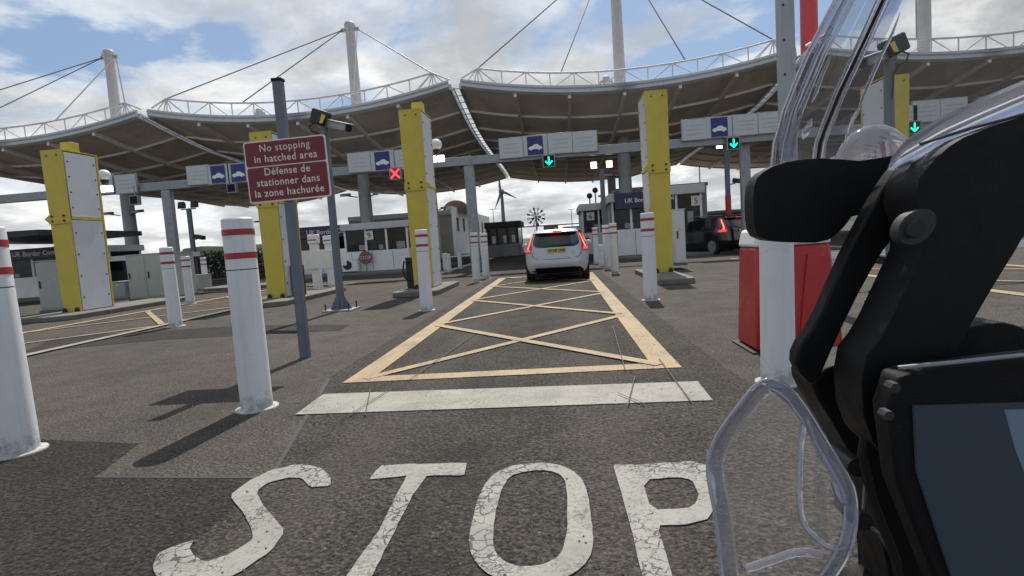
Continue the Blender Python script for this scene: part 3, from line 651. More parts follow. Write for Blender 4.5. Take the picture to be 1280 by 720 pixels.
def twin_lamp(px, pytop, Y, label, lit, cam_=False, redpart=False):
    t = at(px, pytop, Y); x, y, h = t.x, t.y, t.z
    o = empty('lamp_pole', (x, y, 0), label, 'lamp post', 'slim grey poles with twin flood lamps')
    MB().box(x-.10, x+.10, y-.08, y+.08, 0, h).build('pole', 'grey_pole', o, bevel=.015)
    MB().bar((x-.38,y-.02,h+.03),(x+.38,y-.02,h+.03), .06).build('crossarm', 'grey_pole', o)
    for s in (-1,1):
        hd = MB().hexa([(x+s*.34-.17,y-.14,h+.06),(x+s*.34+.17,y-.14,h+.06),(x+s*.34+.15,y+.1,h+.10),(x+s*.34-.15,y+.1,h+.10)], [(x+s*.34-.17,y-.06,h+.42),(x+s*.34+.17,y-.06,h+.42),(x+s*.34+.13,y+.12,h+.36),(x+s*.34-.13,y+.12,h+.36)]).build('flood_lamp', 'dark_metal', o, bevel=.02)
        MB().hexa([(x+s*.34-.13,y-.165,h+.09),(x+s*.34+.13,y-.165,h+.09),(x+s*.34+.13,y-.142,h+.095),(x+s*.34-.13,y-.142,h+.095)], [(x+s*.34-.13,y-.10,h+.38),(x+s*.34+.13,y-.10,h+.38),(x+s*.34+.13,y-.08,h+.38),(x+s*.34-.13,y-.08,h+.38)]).build('lamp_glass', {1:'em_lamp',2:'em_white'}.get(lit,'window_dark'), hd)
    if cam_:
        MB().bar((x,y-.05,h-1.55),(x+.32,y-.08,h-1.5), .05).build('camera_arm', 'grey_pole', o)
        MB().bar((x+.2,y-.05,h-1.36),(x+.8,y-.25,h-1.48), .22, .2).build('camera_housing', 'dark_metal', o, bevel=.02)
    if redpart: MB().box(x-.108, x+.108, y-.088, y+.088, h-3.3, h-2.0).build('red_sleeve', 'red_gloss', o)
    return o
twin_lamp(752, 213, 25.5, 'pole with two lit yellowish lamps above the silver car, right side', 1)
twin_lamp(908, 188, 26.5, 'pole with twin lit lamps and a camera beside the dark car on the right', 2, True, True)
twin_lamp(236, 262, 27.0, 'slim pole with two dark lamps on the left behind the bollards', 0, True)

# ------------------------------------------------------------------ gantry with lane panels
GY = 24.0
def gz(px): return at(px, 297-(px-700)*0.068-102, GY).z
GZ = 4.72
o = empty('sign_gantry', (0, GY, 0), 'long grey steel gantry beam spanning all lanes under the canopies', 'gantry')
for (a, b_) in ((-30.0,-19.6), (-19.58,-9.9), (-9.88,-3.6), (-3.58,7.4), (7.42,16.5), (16.52,28)):
    MB().box(a, b_, GY-.17, GY+.17, GZ-.18, GZ+.18).build('beam', 'galv', o, bevel=.01)
for xx in (-30, -19.6, -9.9, -3.6, 7.4, 16.5):
    MB().box(xx-.05, xx+.05, GY-.2, GY+.2, GZ-.215, GZ+.215).build('splice_plate', 'galv', o, bevel=.005)
for pxb in (216, 593):
    x = at(pxb, 300, GY).x
    MB().box(x-.21, x+.21, GY-.14, GY+.14, 0, GZ-.182).build('post', 'galv', o, bevel=.02)
for x in (7.8, 16.2, -27):
    MB().box(x-.19, x+.19, GY+.19, GY+.45, 0, GZ+.15).build('post', 'galv', o, bevel=.02)
CAR_ICON = [(-.42,-.10),(-.42,.0),(-.36,.06),(-.20,.09),(-.06,.20),(.14,.21),(.26,.10),(.40,.05),(.43,-.04),(.42,-.10),(.33,-.10),(.30,-.15),(.24,-.16),(.18,-.15),(.15,-.10),(-.18,-.10),(-.21,-.15),(-.27,-.16),(-.33,-.15),(-.36,-.10)]
def lane_panel(px, py, label, kind_, w_=1.04, h_=0.86):
    p = at(px, py, GY-.30); x, z = p.x, p.z
    o = empty('overhead_sign', (x, GY-.30, z-h_/2), label, 'sign panel', 'sign panels in rows on the gantry')
    y = GY-.30
    MB().box(x-w_/2, x+w_/2, y, y+.10, z-h_/2, z+h_/2).build('casing', 'galv', o, bevel=.01)
    MB().box(x-w_/2+.03, x+w_/2-.03, y-.012, y-.001, z-h_/2+.03, z+h_/2-.03).build('face', 'panel_face', o)
    if kind_ == 'car':
        MB().box(x-.33, x+.33, y-.022, y-.014, z-.38, z+.38).build('blue_square', 'sign_blue', o)
        MB().extr([(x+a*.66, y-.03, z-.08+b_*.66) for a, b_ in CAR_ICON], (0,.006,0)).build('car_symbol', 'white_clean', o)
    elif kind_ == 'text':
        ln = MB()
        for zz in (-.2, -.03, .14): ln.box(x-.34, x+.34, y-.016, y-.0125, z+zz, z+zz+.035)
        ln.build('faint_lines', 'panel_line', o)
    MB().box(x-.04, x+.04, y+.12, y+.16, GZ+.02, z).build('bracket', 'galv', o)
rows = [([(128,231,'text'),(157,230,'text')], 'far left row'), ([(247,219,'text'),(273,218,'car'),(298,216,'car')], 'row beside the red sign'),
        ([(449,203,'text'),(478,201,'car'),(508,199,'text')], 'row behind the yellow pillar left of the car'), ([(639,185,'text'),(669,182,'car'),(700,179,'text'),(731,177,'text')], 'row above the silver car'),
        ([(868,162,'text'),(899,159,'car'),(932,156,'text'),(963,153,'text')], 'row right of the car lane'), ([(1130,146,'text'),(1158,139,'text'),(1192,136,'text')], 'row seen through the windscreen')]
posn = {2:['left','right'], 3:['left','middle','right'], 4:['leftmost','second from left','third from left','rightmost']}
for items, where in rows:
    for i, (px, py, k) in enumerate(items):
        lane_panel(px, py, ('blue car symbol panel, ' if k == 'car' else 'blank grey lane panel, ')+posn[len(items)][i]+' of the '+where, k)
def lane_signal(px, py, sym, label, s=0.52):
    y = GY-.42; p = at(px, py, y); x, z = p.x, p.z
    o = empty('lane_signal', (x, y, z-s/2), label, 'traffic signal', 'square lane signals under the gantry')
    MB().box(x-s/2, x+s/2, y, y+.2, z-s/2, z+s/2).build('housing', 'galv', o, bevel=.01)
    MB().box(x-s/2+.045, x+s/2-.045, y-.012, y-.001, z-s/2+.045, z+s/2-.045).build('display', 'black_satin' , o)
    MB().box(x-.03, x+.03, y+.1, y+.16, z+s/2, GZ+.1).build('hanger', 'galv', o)
    k = s*.36
    if sym == 'arrow':
        a = MB(); q = y-.02
        a.bar((x, q, z+k*.9), (x, q, z-k*.75), .05, .012, (0,1,0))
        a.bar((x-k*.75, q-.002, z-k*.05), (x, q-.002, z-k*.85), .05, .012, (0,1,0)); a.bar((x+k*.75, q-.004, z-k*.05), (x, q-.004, z-k*.85), .05, .012, (0,1,0))
        a.build('green_arrow', 'em_green', o)
    elif sym == 'cross':
        a = MB(); a.bar((x-k,y-.02,z-k),(x+k,y-.02,z+k), .07, .012, (0,1,0)); a.bar((x-k,y-.024,z+k),(x+k,y-.024,z-k), .07, .012, (0,1,0))
        MB().box(x-s*.42,x+s*.42,y-.016,y-.0125,z-s*.42,z+s*.42).build('red_field', 'red_gloss', o)
        a.build('red_cross', 'em_red', o); 
lane_signal(494, 217, 'cross', 'lane signal showing a lit red cross left of the car lane')
lane_signal(686, 201, 'arrow', 'lane signal with lit green down arrow above the silver car')
lane_signal(917, 179, 'arrow', 'lane signal with lit green down arrow over the right lane')
lane_signal(1143, 159, 'arrow', 'dim green lane signal seen through the windscreen')
lane_signal(289, 235, 'none', 'unlit lane signal beside the red no stopping sign', .42)
lane_signal(167, 250, 'none', 'unlit lane signal right of the leftmost yellow pillar', .42)
for px, py, lb in ((130,219,'white dome camera with lit lamps beside the leftmost yellow pillar'), (545,181,'white dome camera with lit lamps beside the yellow pillar left of the car')):
    y = 17.0 if px < 300 else 17.5; p = at(px, py, y)
    o = empty('dome_camera', p, lb, 'dome camera', 'dome cameras with lamps beside pillars')
    MB().ball(p, .19, 14, 1, 1, .95).build('dome', 'white_clean', o, smooth=True)
    MB().tube(p-Vector((0,0,.16)), p-Vector((0,0,.30)), .12, .08, 14).build('lens_ring', 'dark_metal', o, smooth=True)
    MB().bar(p+Vector((0,.1,-.1)), p+Vector((-.75,.1,-.12)), .06).build('arm', 'galv', o)
    for s in (-1,1):
        q = p+Vector((s*.13,-.02,-.43)); MB().box(q.x-.10,q.x+.10,q.y-.05,q.y+.05,q.z-.10,q.z+.09).build('lamp', 'em_white', o)

# ------------------------------------------------------------------ canopies, masts, cables
W = 16.9; CY0, CY1 = 30.0, 60.0
RID = [(30,9.5),(33,8.95),(36,8.55),(40,8.3),(45,8.2),(50,8.25),(55,8.2),(60,7.95)]
def ridge(y):
    for (a, za_), (b_, zb_) in zip(RID, RID[1:]):
        if y <= b_: t = (y-a)/(b_-a); return za_+(zb_-za_)*t
    return RID[-1][1]
def cz(x, y):   # x relative to unit centre
    return ridge(y)-0.95*(1-(2*x/W)**2)
def make_canopy(xc, label):
    o = empty('canopy', (xc, CY0, 0), label, 'canopy', 'row of curved canopies over the booths')
    nx, ny = 16, 15
    def surf(dz0, dz1):
        mb = MB()
        for dz in (dz0, dz1):
            for j in range(ny+1):
                for i in range(nx+1):
                    x = -W/2+W*i/nx; y = CY0+(CY1-CY0)*j/ny; mb.v.append(Vector((xc+x, y, cz(x, y)+dz)))
        n1 = nx+1; off = n1*(ny+1)
        for j in range(ny):
            for i in range(nx):
                a = j*n1+i; mb.f += [(a, a+1, a+1+n1, a+n1), (a+off, a+n1+off, a+1+n1+off, a+1+off)]
        return mb
    surf(0.0, 0.14).build('roof_skin', 'soffit', o, smooth=True)
    fa = MB(); rr_ = MB()
    for i in range(nx):
        xa = -W/2+W*i/nx; xb = -W/2+W*(i+1)/nx
        za_, zb_ = cz(xa, CY0), cz(xb, CY0)
        fa.hexa([(xc+xa,CY0-.20,za_-.02),(xc+xb,CY0-.20,zb_-.02),(xc+xb,CY0-.003,zb_-.12),(xc+xa,CY0-.003,za_-.12)], [(xc+xa,CY0-.16,za_+.34),(xc+xb,CY0-.16,zb_+.34),(xc+xb,CY0-.003,zb_+.34),(xc+xa,CY0-.003,za_+.34)])
        za_, zb_ = cz(xa, CY1), cz(xb, CY1)
        rr_.hexa([(xc+xa,CY1+.003,za_-.1),(xc+xb,CY1+.003,zb_-.1),(xc+xb,CY1+.15,zb_-.1),(xc+xa,CY1+.15,za_-.1)], [(xc+xa,CY1+.003,za_+.25),(xc+xb,CY1+.003,zb_+.25),(xc+xb,CY1+.15,zb_+.25),(xc+xa,CY1+.15,za_+.25)])
    fa.build('front_fascia', 'fascia', o, smooth=True); rr_.build('rear_fascia', 'fascia', o, smooth=True)
    tb = MB()
    for i in range(nx):
        xa = -W/2+W*i/nx; xb = -W/2+W*(i+1)/nx
        tb.bar((xc+xa,CY0-.215,cz(xa,CY0)+.20),(xc+xb,CY0-.215,cz(xb,CY0)+.20), .03, .05)
    tb.build('fascia_trim', 'mast_grey', o)
    for sg in (-1,1):
        e = MB()
        for j in range(ny):
            ya = CY0+(CY1-CY0)*j/ny; yb = CY0+(CY1-CY0)*(j+1)/ny; x = sg*(W/2+.055)
            e.bar((xc+x, ya, ridge(ya)+.02), (xc+x, yb, ridge(yb)+.02), .10, .32)
        e.build('edge_beam', 'fascia', o)
    for j in range(1, 10):     # purlins across
        y = CY0+3.0*j; r = MB()
        for i in range(nx):
            xa = -W/2+W*i/nx; xb = -W/2+W*(i+1)/nx
            r.bar((xc+xa,y,cz(xa,y)-.075),(xc+xb,y,cz(xb,y)-.075), .13, .14)
        r.build('purlin', 'rib', o)
    for i in range(1, 6):      # beams running back
        x = -W/2+W*i/6; r = MB()
        for j in range(ny):
            ya = CY0+(CY1-CY0)*j/ny; yb = CY0+(CY1-CY0)*(j+1)/ny
            r.bar((xc+x,ya,cz(x,ya)-.14),(xc+x,yb,cz(x,yb)-.14), .15, .27)
        r.build('main_beam', 'rib', o)
    # truss along the front edge
    def tz(x): return cz(x, CY0)+.36
    nb = 12; y = CY0+.25; ch = MB(); wb_ = MB(); hgt = .72
    xs = [-W/2+.9+(W-1.8)*i/nb for i in range(nb+1)]
    for a, b_ in zip(xs, xs[1:]):
        ch.tube((xc+a,y,tz(a)+hgt),(xc+b_,y,tz(b_)+hgt), .055, n=8)
    for a, e_ in ((xs[0], -W/2), (xs[-1], W/2)):
        ch.tube((xc+a,y,tz(a)+hgt),(xc+e_,y,tz(e_)+.1), .05, n=8)
        for k in (-.8,-.25,.3,.9): wb_.tube((xc+a,y,tz(a)+hgt),(xc+a+k,y,tz(a)-.1), .035, n=6)
    for i, a in enumerate(xs):
        wb_.tube((xc+a,y,tz(a)-.15),(xc+a,y,tz(a)+hgt), .035, n=6)
        if i < nb:
            b_ = xs[i+1]; mid = (a+b_)/2
            if i % 2 == 0: wb_.tube((xc+a,y,tz(a)+hgt),(xc+b_,y,tz(b_)-.15), .03, n=6)
            else: wb_.tube((xc+a,y,tz(a)-.15),(xc+b_,y,tz(b_)+hgt), .03, n=6)
    ch.build('truss_chord', 'truss_white', o, smooth=True); wb_.build('truss_web', 'truss_white', o, smooth=True)
    # second light truss along the rear edge
    ch = MB(); y = CY1-.3
    for a, b_ in zip(xs, xs[1:]):
        ch.tube((xc+a,y,cz(a,y)+.9),(xc+b_,y,cz(b_,y)+.9), .05, n=6); ch.tube((xc+a,y,cz(a,y)+.1),(xc+a,y,cz(a,y)+.9), .03, n=6)
        ch.tube((xc+a,y,cz(a,y)+.1),(xc+b_,y,cz(b_,y)+.9), .03, n=6)
    ch.build('rear_truss', 'truss_white', o, smooth=True)
    return o
CC = 3.75; PITCH = 17.55
c0 = make_canopy(CC, 'curved canopy directly above the silver car and the green arrow')
for k, lb in ((-1,'curved canopy left of centre, behind the red no stopping sign'), (-2,'curved canopy at the far left of the photo, above the leftmost yellow pillar'), (1,'curved canopy on the right seen through the motorcycle windscreen'), (2,'curved canopy at the far right behind the motorcycle')):
    copy_tree(c0, None, Vector((CC+PITCH*k, CY0, 0)), lb)
gap = PITCH-W-.2
for k, lb in ((-2,'open slot with cross rods between the two left canopies'), (-1,'open slot with cross rods between the canopies above the gantry post'), (0,'open slot with cross rods between the centre and right canopies'), (1,'open slot with cross rods at the far right')):
    xg = CC+PITCH*(k+.5); mb = MB()
    y = CY0+.3
    while y < CY1:
        z = ridge(y); mb.tube((xg-gap/2-.05,y,z+.03),(xg+gap/2+.05,y,z+.03), .028, n=6); y += .85
    o = empty('canopy_link', (xg, CY0, 0), lb, 'canopy link', 'rod links between neighbouring canopies')
    mb.build('cross_rods', 'truss_white', o, smooth=True)
    e = MB()
    for j in range(15):
        ya = CY0+2*j; yb = ya+2; e.bar((xg-gap*.18, ya, ridge(ya)-.05),(xg-gap*.18, yb, ridge(yb)-.05), .05, .05)
    e.build('centre_rail', 'fascia', o)
MY = 38.0
def make_mast(x, y, h, label, near=True, tied=CC):
    o = empty('mast', (x, y, 0), label, 'mast', 'tall grey masts holding up the canopies' if near else 'farther grey masts behind the canopies')
    MB().tube((x,y,0),(x,y,h), .47, .31, 20).build('shaft', 'mast_grey', o, smooth=True)
    cp = MB(); cp.tube((x,y,h),(x,y,h+.30), .36, .36, 16); cp.ball((x,y,h+.30), .36, 16, 1, 1, .6, True); cp.box(x-.62,x+.62,y-.05,y+.05,h-.15,h+.1); cp.box(x-.05,x+.05,y-.62,y+.62,h-.15,h+.1)
    cp.build('cap', 'mast_grey', o, smooth=True)
    for s in (-1,1):
        MB().bar((x+s*.4,y-.3,4.9),(x+s*1.15,y-.5,5.05), .07).build('lamp_arm', 'dark_metal', o)
        MB().hexa([(x+s*1.15-.3,y-.85,4.98),(x+s*1.15+.3,y-.85,4.98),(x+s*1.15+.3,y-.3,5.02),(x+s*1.15-.3,y-.3,5.02)], [(x+s*1.15-.28,y-.85,5.12),(x+s*1.15+.28,y-.85,5.12),(x+s*1.15+.28,y-.3,5.22),(x+s*1.15-.28,y-.3,5.22)]).build('flood_lamp', 'galv', o)
    # stays
    yb = CY0+.25 if near else CY1-.3
    for dx in (-W/2+.9, W/2-.9, -3.2, 3.2):
        X = tied+dx
        z = cz(dx, CY0)+1.08 if near else cz(dx, yb)+.9
        MB().tube((x+(0.5 if dx > 0 else -.5), y, h), (X, yb, z), .035, n=6).build('stay_cable', 'cable', o, smooth=True)
    return o
mh = 16.1
m0 = make_mast(CC+.75, MY, mh+2.8, 'mast above the silver car, its top beyond the frame')
m1 = make_mast(CC-PITCH+.6, MY, mh, 'mast with stays rising above the centre left canopy', True, CC-PITCH)
make_mast(at(152,150,MY).x-.35, MY, at(133,66,MY).z-.3, 'mast rising above the far left canopy, shortest of the near ones', True, CC-2*PITCH)
make_mast(at(1147,80,MY).x+.4, MY, mh+4, 'mast seen through the motorcycle windscreen', True, CC+PITCH)
for k, xx, lb in ((0, at(758,105,58).x, 'top of a far mast peeping over the canopy beside the tall one'), (-1, at(532,130,58).x, 'top of a far mast hidden behind the truss left of centre'), (-2, at(326,160,58).x, 'far mast top just left of the red sign pole')):
    make_mast(xx, 58.0, 16.4, lb, False, CC+PITCH*k)
p = at(1012, 60, 64); o = empty('red_tower', (p.x, 64, 0), 'red tower pole rising behind the canopy by the windscreen edge', 'tower')
MB().tube((p.x,64,0),(p.x,64,34), .95, .8, 20).build('shaft', 'tower_red', o, smooth=True)
MB().tube((p.x,64,34),(p.x,64,34.6), 1.1, 1.1, 20).build('platform', 'galv', o, smooth=True)
# tall post near the right edge of the lane
p = at(985, 130, 9.0)
o = empty('tall_post', (p.x, 9, 0), 'tall pale grey square post rising out of frame beside the windscreen edge', 'post')
MB().box(p.x-.105, p.x+.105, 8.93, 9.13, 0, 7.2).build('shaft', 'mast_grey', o, bevel=.015)
MB().box(p.x-.12, p.x+.12, 8.91, 9.15, 7.201, 7.24).build('post_cap', 'dark_metal', o)
b_ = MB()
for zz in (1.2,2.0,2.8,3.4,3.9,4.4,5.2): b_.box(p.x-.075,p.x-.05,8.915,8.929,zz,zz+.03)
b_.build('fixings', 'dark_metal', o)
MB().box(p.x-.2,p.x+.2,8.82,9.24,0,.03).build('base_plate', 'galv', o)

# ------------------------------------------------------------------ booths and buildings
def booth(name, x0, x1, y0, y1, z0, h, label, cat, bands, sign=None, number=None, roof='fascia', wall='cabin_white', ac=False, grp=None, sidewin=True):
    cx = (x0+x1)/2
    o = empty(name, (cx, y0, 0), label, cat, grp)
    MB().box(x0-.25, x1+.25, y0-.3, y1+.3, 0, z0).build('plinth', 'concrete', o, bevel=.02)
    MB().box(x0, x1, y0, y1, z0, z0+h*.42).build('lower_wall', wall, o, bevel=.01)
    MB().box(x0+.06, x1-.06, y0+.06, y1-.06, z0+h*.42+.002, z0+h*.86).build('window_band', 'window_dark', o)
    MB().box(x0-.12, x1+.12, y0-.15, y1+.15, z0+h*.86+.002, z0+h).build('roof', roof, o, bevel=.03)
    n = bands
    for i in range(n+1):
        x = x0+.05+(x1-x0-.1)*i/n
        MB().box(x-.05, x+.05, y0, y0+.055, z0+h*.42+.001, z0+h*.86).build('mullion', wall, o)
    ns = max(2, int((y1-y0)/1.6))
    for xx in (x0, x1-.055):
        for i in range(1, ns+1):
            y = y0+(y1-y0)*i/ns-.05
            MB().box(xx, xx+.055, y, y+.09, z0+h*.42+.001, z0+h*.86).build('mullion', wall, o)
    sm = MB()
    for i in range(n): 
        x = x0+.05+(x1-x0-.1)*(i+.5)/n
        sm.box(x-.28, x-.26, y0-.006, y0-.001, z0+.05, z0+h*.40)
    sm.build('panel_seam', 'dark_metal', o)
    # counter, blind and monitor shapes standing behind the glass line
    for i in range(n):
        x = x0+.15+(x1-x0-.3)*(i+random.uniform(.2,.7))/n
        MB().box(x, x+random.uniform(.2,.45), y0+.045, y0+.058, z0+h*.44, z0+h*random.uniform(.5,.62)).build('monitor', 'cabin_grey', o)
    if sign:
        sx0, sx1, sz0, sz1, body, ts, tx = sign
        sp = MB().box(sx0, sx1, y0-.30, y0-.16, sz0, sz1).build('name_board', 'navy', o, bevel=.01)
        text(body, ts, 'sign_white', (tx, y0-.306, (sz0+sz1)/2-ts*.33), parent=sp, depth=.004, bold=.004)
    if number:
        nx_, ch = number; zt = z0+h*.80
        nb = MB().box(nx_-.22, nx_+.22, y0-.03, y0-.012, zt-.38, zt+.08).build('number_plate', 'sign_white', o)
        text(ch, .4, 'black_satin', (nx_, y0-.034, zt-.29), parent=nb, align='CENTER')
    if ac:
        a = MB().box(ac, ac+.85, y0-.42, y0-.10, z0+.05, z0+.70).build('air_conditioner', 'cabin_white', o, bevel=.02)
        MB().tube((ac+.3,y0-.43,z0+.38),(ac+.3,y0-.421,z0+.38), .24, n=18).build('fan_grille', 'dark_metal', a)
    return o
def X(px, Y, py=300): return at(px, py, Y).x
# left booth 9, a dark one beside it
Yb = 28.5
booth('booth', X(432,Yb,320), X(512,Yb,320), Yb, Yb+5, .16, 2.5, 'white booth number 9 with dark windows left of the yellow pillar', 'booth', 3, number=(X(461,Yb,290), '9'), ac=X(431,Yb,330), grp='control booths')
booth('booth', X(372,Yb+1,320), X(430,Yb+1,320)-.15, Yb+.6, Yb+6, .16, 2.4, 'dark fronted booth with navy border control board left of booth 9', 'booth', 2, sign=(X(366,Yb,290), X(429,Yb,290), 2.05, 2.68, 'UK Border Control', .34, X(379,Yb,284)), grp='control booths')
booth('booth', X(400,37,310), X(500,37,310), 37, 42, .16, 2.9, 'long pale glazed booth standing behind booth 9', 'booth', 5, grp='control booths')
# right booths 5 and 6
Yr = 27.5
booth('booth', X(815,Yr,290), X(879,Yr,290), Yr, Yr+5, .16, 3.15, 'white booth number 5 behind the yellow pillar right of the car', 'booth', 2, number=(X(870,Yr,258), '5'), grp='control booths')
booth('booth', X(765,Yr,290), X(813,Yr,290), Yr-.3, Yr+5, .16, 2.95, 'white booth with navy border board between the bollards and yellow pillar', 'booth', 2, sign=(X(769,Yr,290), X(815,Yr,290), 2.35, 3.1, 'UK Border Control', .28, X(779,Yr,255)), grp='control booths')
booth('booth', X(728,33,290), X(771,33,290), 33, 38, .16, 2.9, 'small white booth number 6 just right of the silver car', 'booth', 2, number=(X(738,33,268), '6'), grp='control booths')
# far left booth
Yl = 23.0
booth('booth', X(-60,Yl,350), X(96,Yl,350), Yl, Yl+4, .16, 2.15, 'dark windowed booth with navy board at the far left edge', 'booth', 3, sign=(X(-50,Yl,320), X(78,Yl,320), 1.86, 2.32, 'UK Border Control', .30, X(24,Yl,322)), grp='control booths')
# stop roundels beside booths
for px, py, Y, lb in ((871,292,26.9,'round red stop sign in front of booth 5'), (457,322,28.2,'faded round red sign below the window of booth 9')):
    p = at(px, py, Y); o = empty('stop_sign', (p.x, Y, 0), lb, 'sign')
    MB().tube((p.x,Y+.05,0),(p.x,Y+.05,p.z), .03, n=10).build('post', 'galv', o, smooth=True)
    MB().tube((p.x,Y-.01,p.z),(p.x,Y+.02,p.z), .34, n=28).build('disc', 'red_gloss' if px > 800 else 'brown_red', o)
    text('STOP', .24, 'sign_white', (p.x, Y-.018, p.z-.08), parent=o, align='CENTER')
# warehouse left of centre
def warehouse():
    Y = 62.0
    xa, xb, xc_ = X(436,Y,280), X(565,Y,280), X(612,Y+34,280)
    o = empty('warehouse', ((xa+xb)/2, Y, 0), 'grey warehouse with a row of slit windows left of centre', 'building')
    zt = at(555,258,Y).z
    MB().box(xa, xb, Y, Y+30, 0, zt-.5).build('front_wall', 'wall_grey', o)
    y2 = Y+34
    MB().hexa([(xb+.01,Y+.02,0),(xc_,y2,0),(xc_-1,y2+.3,0),(xb-.6,Y+.32,0)], [(xb+.01,Y+.02,zt),(xc_,y2,zt),(xc_-1,y2+.3,zt),(xb-.6,Y+.32,zt)]).build('side_wall', 'wall_pale', o)
    d = Vector((xc_-xb, y2-Y, 0)).normalized(); nrm = Vector((d.y, -d.x, 0))
    for k in range(7):
        q = Vector((xb, Y, 0))+d*(3+4.2*k)+nrm*.03
        MB().hexa([q, q+d*.9, q+d*.9+nrm*.05, q+nrm*.05], [v+Vector((0,0,1.6)) for v in (q, q+d*.9, q+d*.9+nrm*.05, q+nrm*.05)]).build('window', 'black_rubber', o).location.z = zt*.50
    MB().box(xa, xb, Y-.15, Y-.01, zt-.9, zt-.42).build('parapet', 'fascia', o)
    MB().box(X(500,Y), X(540,Y), Y-.1, Y-.02, 0, 3.4).build('shutter', 'dark_metal', o)
    mb = MB(); cxd = X(566,Y+6,250)+.6
    for i in range(13):
        for y in (Y+4, Y+12):
            a = pi*i/12; mb.v.append(Vector((cxd-1.5*cos(a), y, zt-.45+1.35*sin(a)**.8)))
    for i in range(12): mb.f.append((2*i, 2*i+2, 2*i+3, 2*i+1))
    mb.f.append(tuple(range(0, 26, 2))); mb.f.append(tuple(range(1, 26, 2))[::-1])
    mb.build('barrel_roof', 'brown_red', o, smooth=True)
warehouse()
# grey block behind booths on the right
Y = 44.0
xa, xb = X(771,Y,260), X(884,Y,260); zt = at(880,232,Y).z
o = empty('grey_block', ((xa+xb)/2, Y, 0), 'plain grey flat roofed block behind booth 5', 'building')
MB().box(xa, xb, Y, Y+9, 0, zt).build('wall', 'wall_grey', o)
MB().box(xa-.1, xb+.1, Y-.1, Y+9.1, zt+.002, zt+.25).build('parapet', 'cabin_grey', o)
MB().box(xb-1.6, xb-.5, Y-.3, Y-.02, zt-.9, zt-.7).build('wall_lamp', 'dark_metal', o)
for px, py, lb in ((737,247,'left roof camera above the small white booth'), (744,240,'right roof camera above the small white booth')):
    p = at(px, py, 33.5); o = empty('roof_camera', (p.x, 33.5, 3.06), lb, 'camera', 'roof cameras on the small booth')
    MB().tube((p.x,33.5,3.06),(p.x,33.5,p.z), .04, n=8).build('stem', 'galv', o); MB().ball((p.x,33.5,p.z+.1), .17, 12).build('dome', 'dark_metal', o, smooth=True)
# left background: flat canopy roof, cabinets
p0, p1 = at(8,290,21), at(62,287,21)
o = empty('shelter', (p0.x, 21, 0), 'low flat dark roof of a shelter behind the leftmost yellow pillar', 'shelter')
MB().hexa([(p0.x-3,20.5,p0.z-.3),(p1.x,20.5,p1.z-.22),(p1.x,26,p1.z-.22),(p0.x-3,26,p0.z-.35)], [(p0.x-3,20.5,p0.z),(p1.x,20.5,p1.z),(p1.x,26,p1.z),(p0.x-3,26,p0.z)]).build('roof', 'dark_metal', o)
for yy in (21.0, 25.5): MB().tube((p0.x-1.5,yy,0),(p0.x-1.5,yy,p0.z-.3), .07, n=10).build('post', 'galv', o)
p0 = at(128,322,24); p1 = at(192,317,24)
o = empty('shelter', ((p0.x+p1.x)/2, 24, 0), 'low kiosk with a thin flat roof behind the big grey cabinet', 'kiosk')
MB().box(p0.x-1.2, p1.x+.2, 24, 27, p0.z-.2, p0.z+.02).build('roof', 'cabin_white', o)
MB().box(p0.x-.9, p0.x+1.1, 24.4, 26.6, 0, p0.z-.202).build('wall', 'window_dark', o)
MB().box(p0.x+1.12, p1.x-.1, 24.3, 26.6, 0, p0.z-.202).build('side_wall', 'cabin_grey', o)
def cabinet(px0, px1, pyt, Y, label, mt_, dp=.8, zb=.12):
    xa, xb = X(px0,Y,350), X(px1,Y,350); zt = at((px0+px1)/2, pyt, Y).z
    o = empty('cabinet', ((xa+xb)/2, Y, zb), label, 'cabinet')
    MB().box(xa, xb, Y, Y+dp, zb+.08, zt).build('body', mt_, o, bevel=.015)
    MB().box(xa-.03, xb+.03, Y-.03, Y+dp+.03, zb, zb+.078).build('plinth', 'concrete', o)
    MB().box(xa-.02, xb+.02, Y-.02, Y+dp+.02, zt+.002, zt+.03).build('lid', mt_, o)
    n = 2 if xb-xa > 1.2 else 1
    for i in range(n):
        a = xa+(xb-xa)*i/n+.03; b_ = xa+(xb-xa)*(i+1)/n-.03
        d = MB().box(a, b_, Y-.015, Y-.002, zb+.14, zt-.05).build('door', mt_, o, bevel=.004)
        MB().box(a+.05, a+.09, Y-.04, Y-.016, (zt+zb)/2-.02, (zt+zb)/2+.2).build('handle', 'dark_metal', d)
        if i == 0: MB().extr([((a+b_)/2-.06,Y-.02,(zt+zb)/2+.2),((a+b_)/2+.06,Y-.02,(zt+zb)/2+.2),((a+b_)/2,Y-.02,(zt+zb)/2+.31)], (0,.004,0)).build('warning_triangle', 'sticker_yellow', d)
    return o
cabinet(46, 92, 326, 15.6, 'pale grey green cabinet left of the leftmost yellow pillar', 'cabinet_green', zb=.0)
cabinet(160, 208, 318, 18.5, 'large pale grey green cabinet right of the leftmost yellow pillar', 'cabinet_green', 1.6, zb=.0)
cabinet(136, 156, 353, 19.5, 'low grey cabinet between the pillar and the large cabinet', 'cabin_grey', zb=.0)
cabinet(227, 250, 345, 22.5, 'dark grey green box behind the two bollards on the left', 'cabinet_green', zb=.0)
cabinet(845, 859, 262, 17.4, 'tall white tapered cabinet right of the yellow pillar by booth 5', 'white_panel', 1.0, zb=.13)
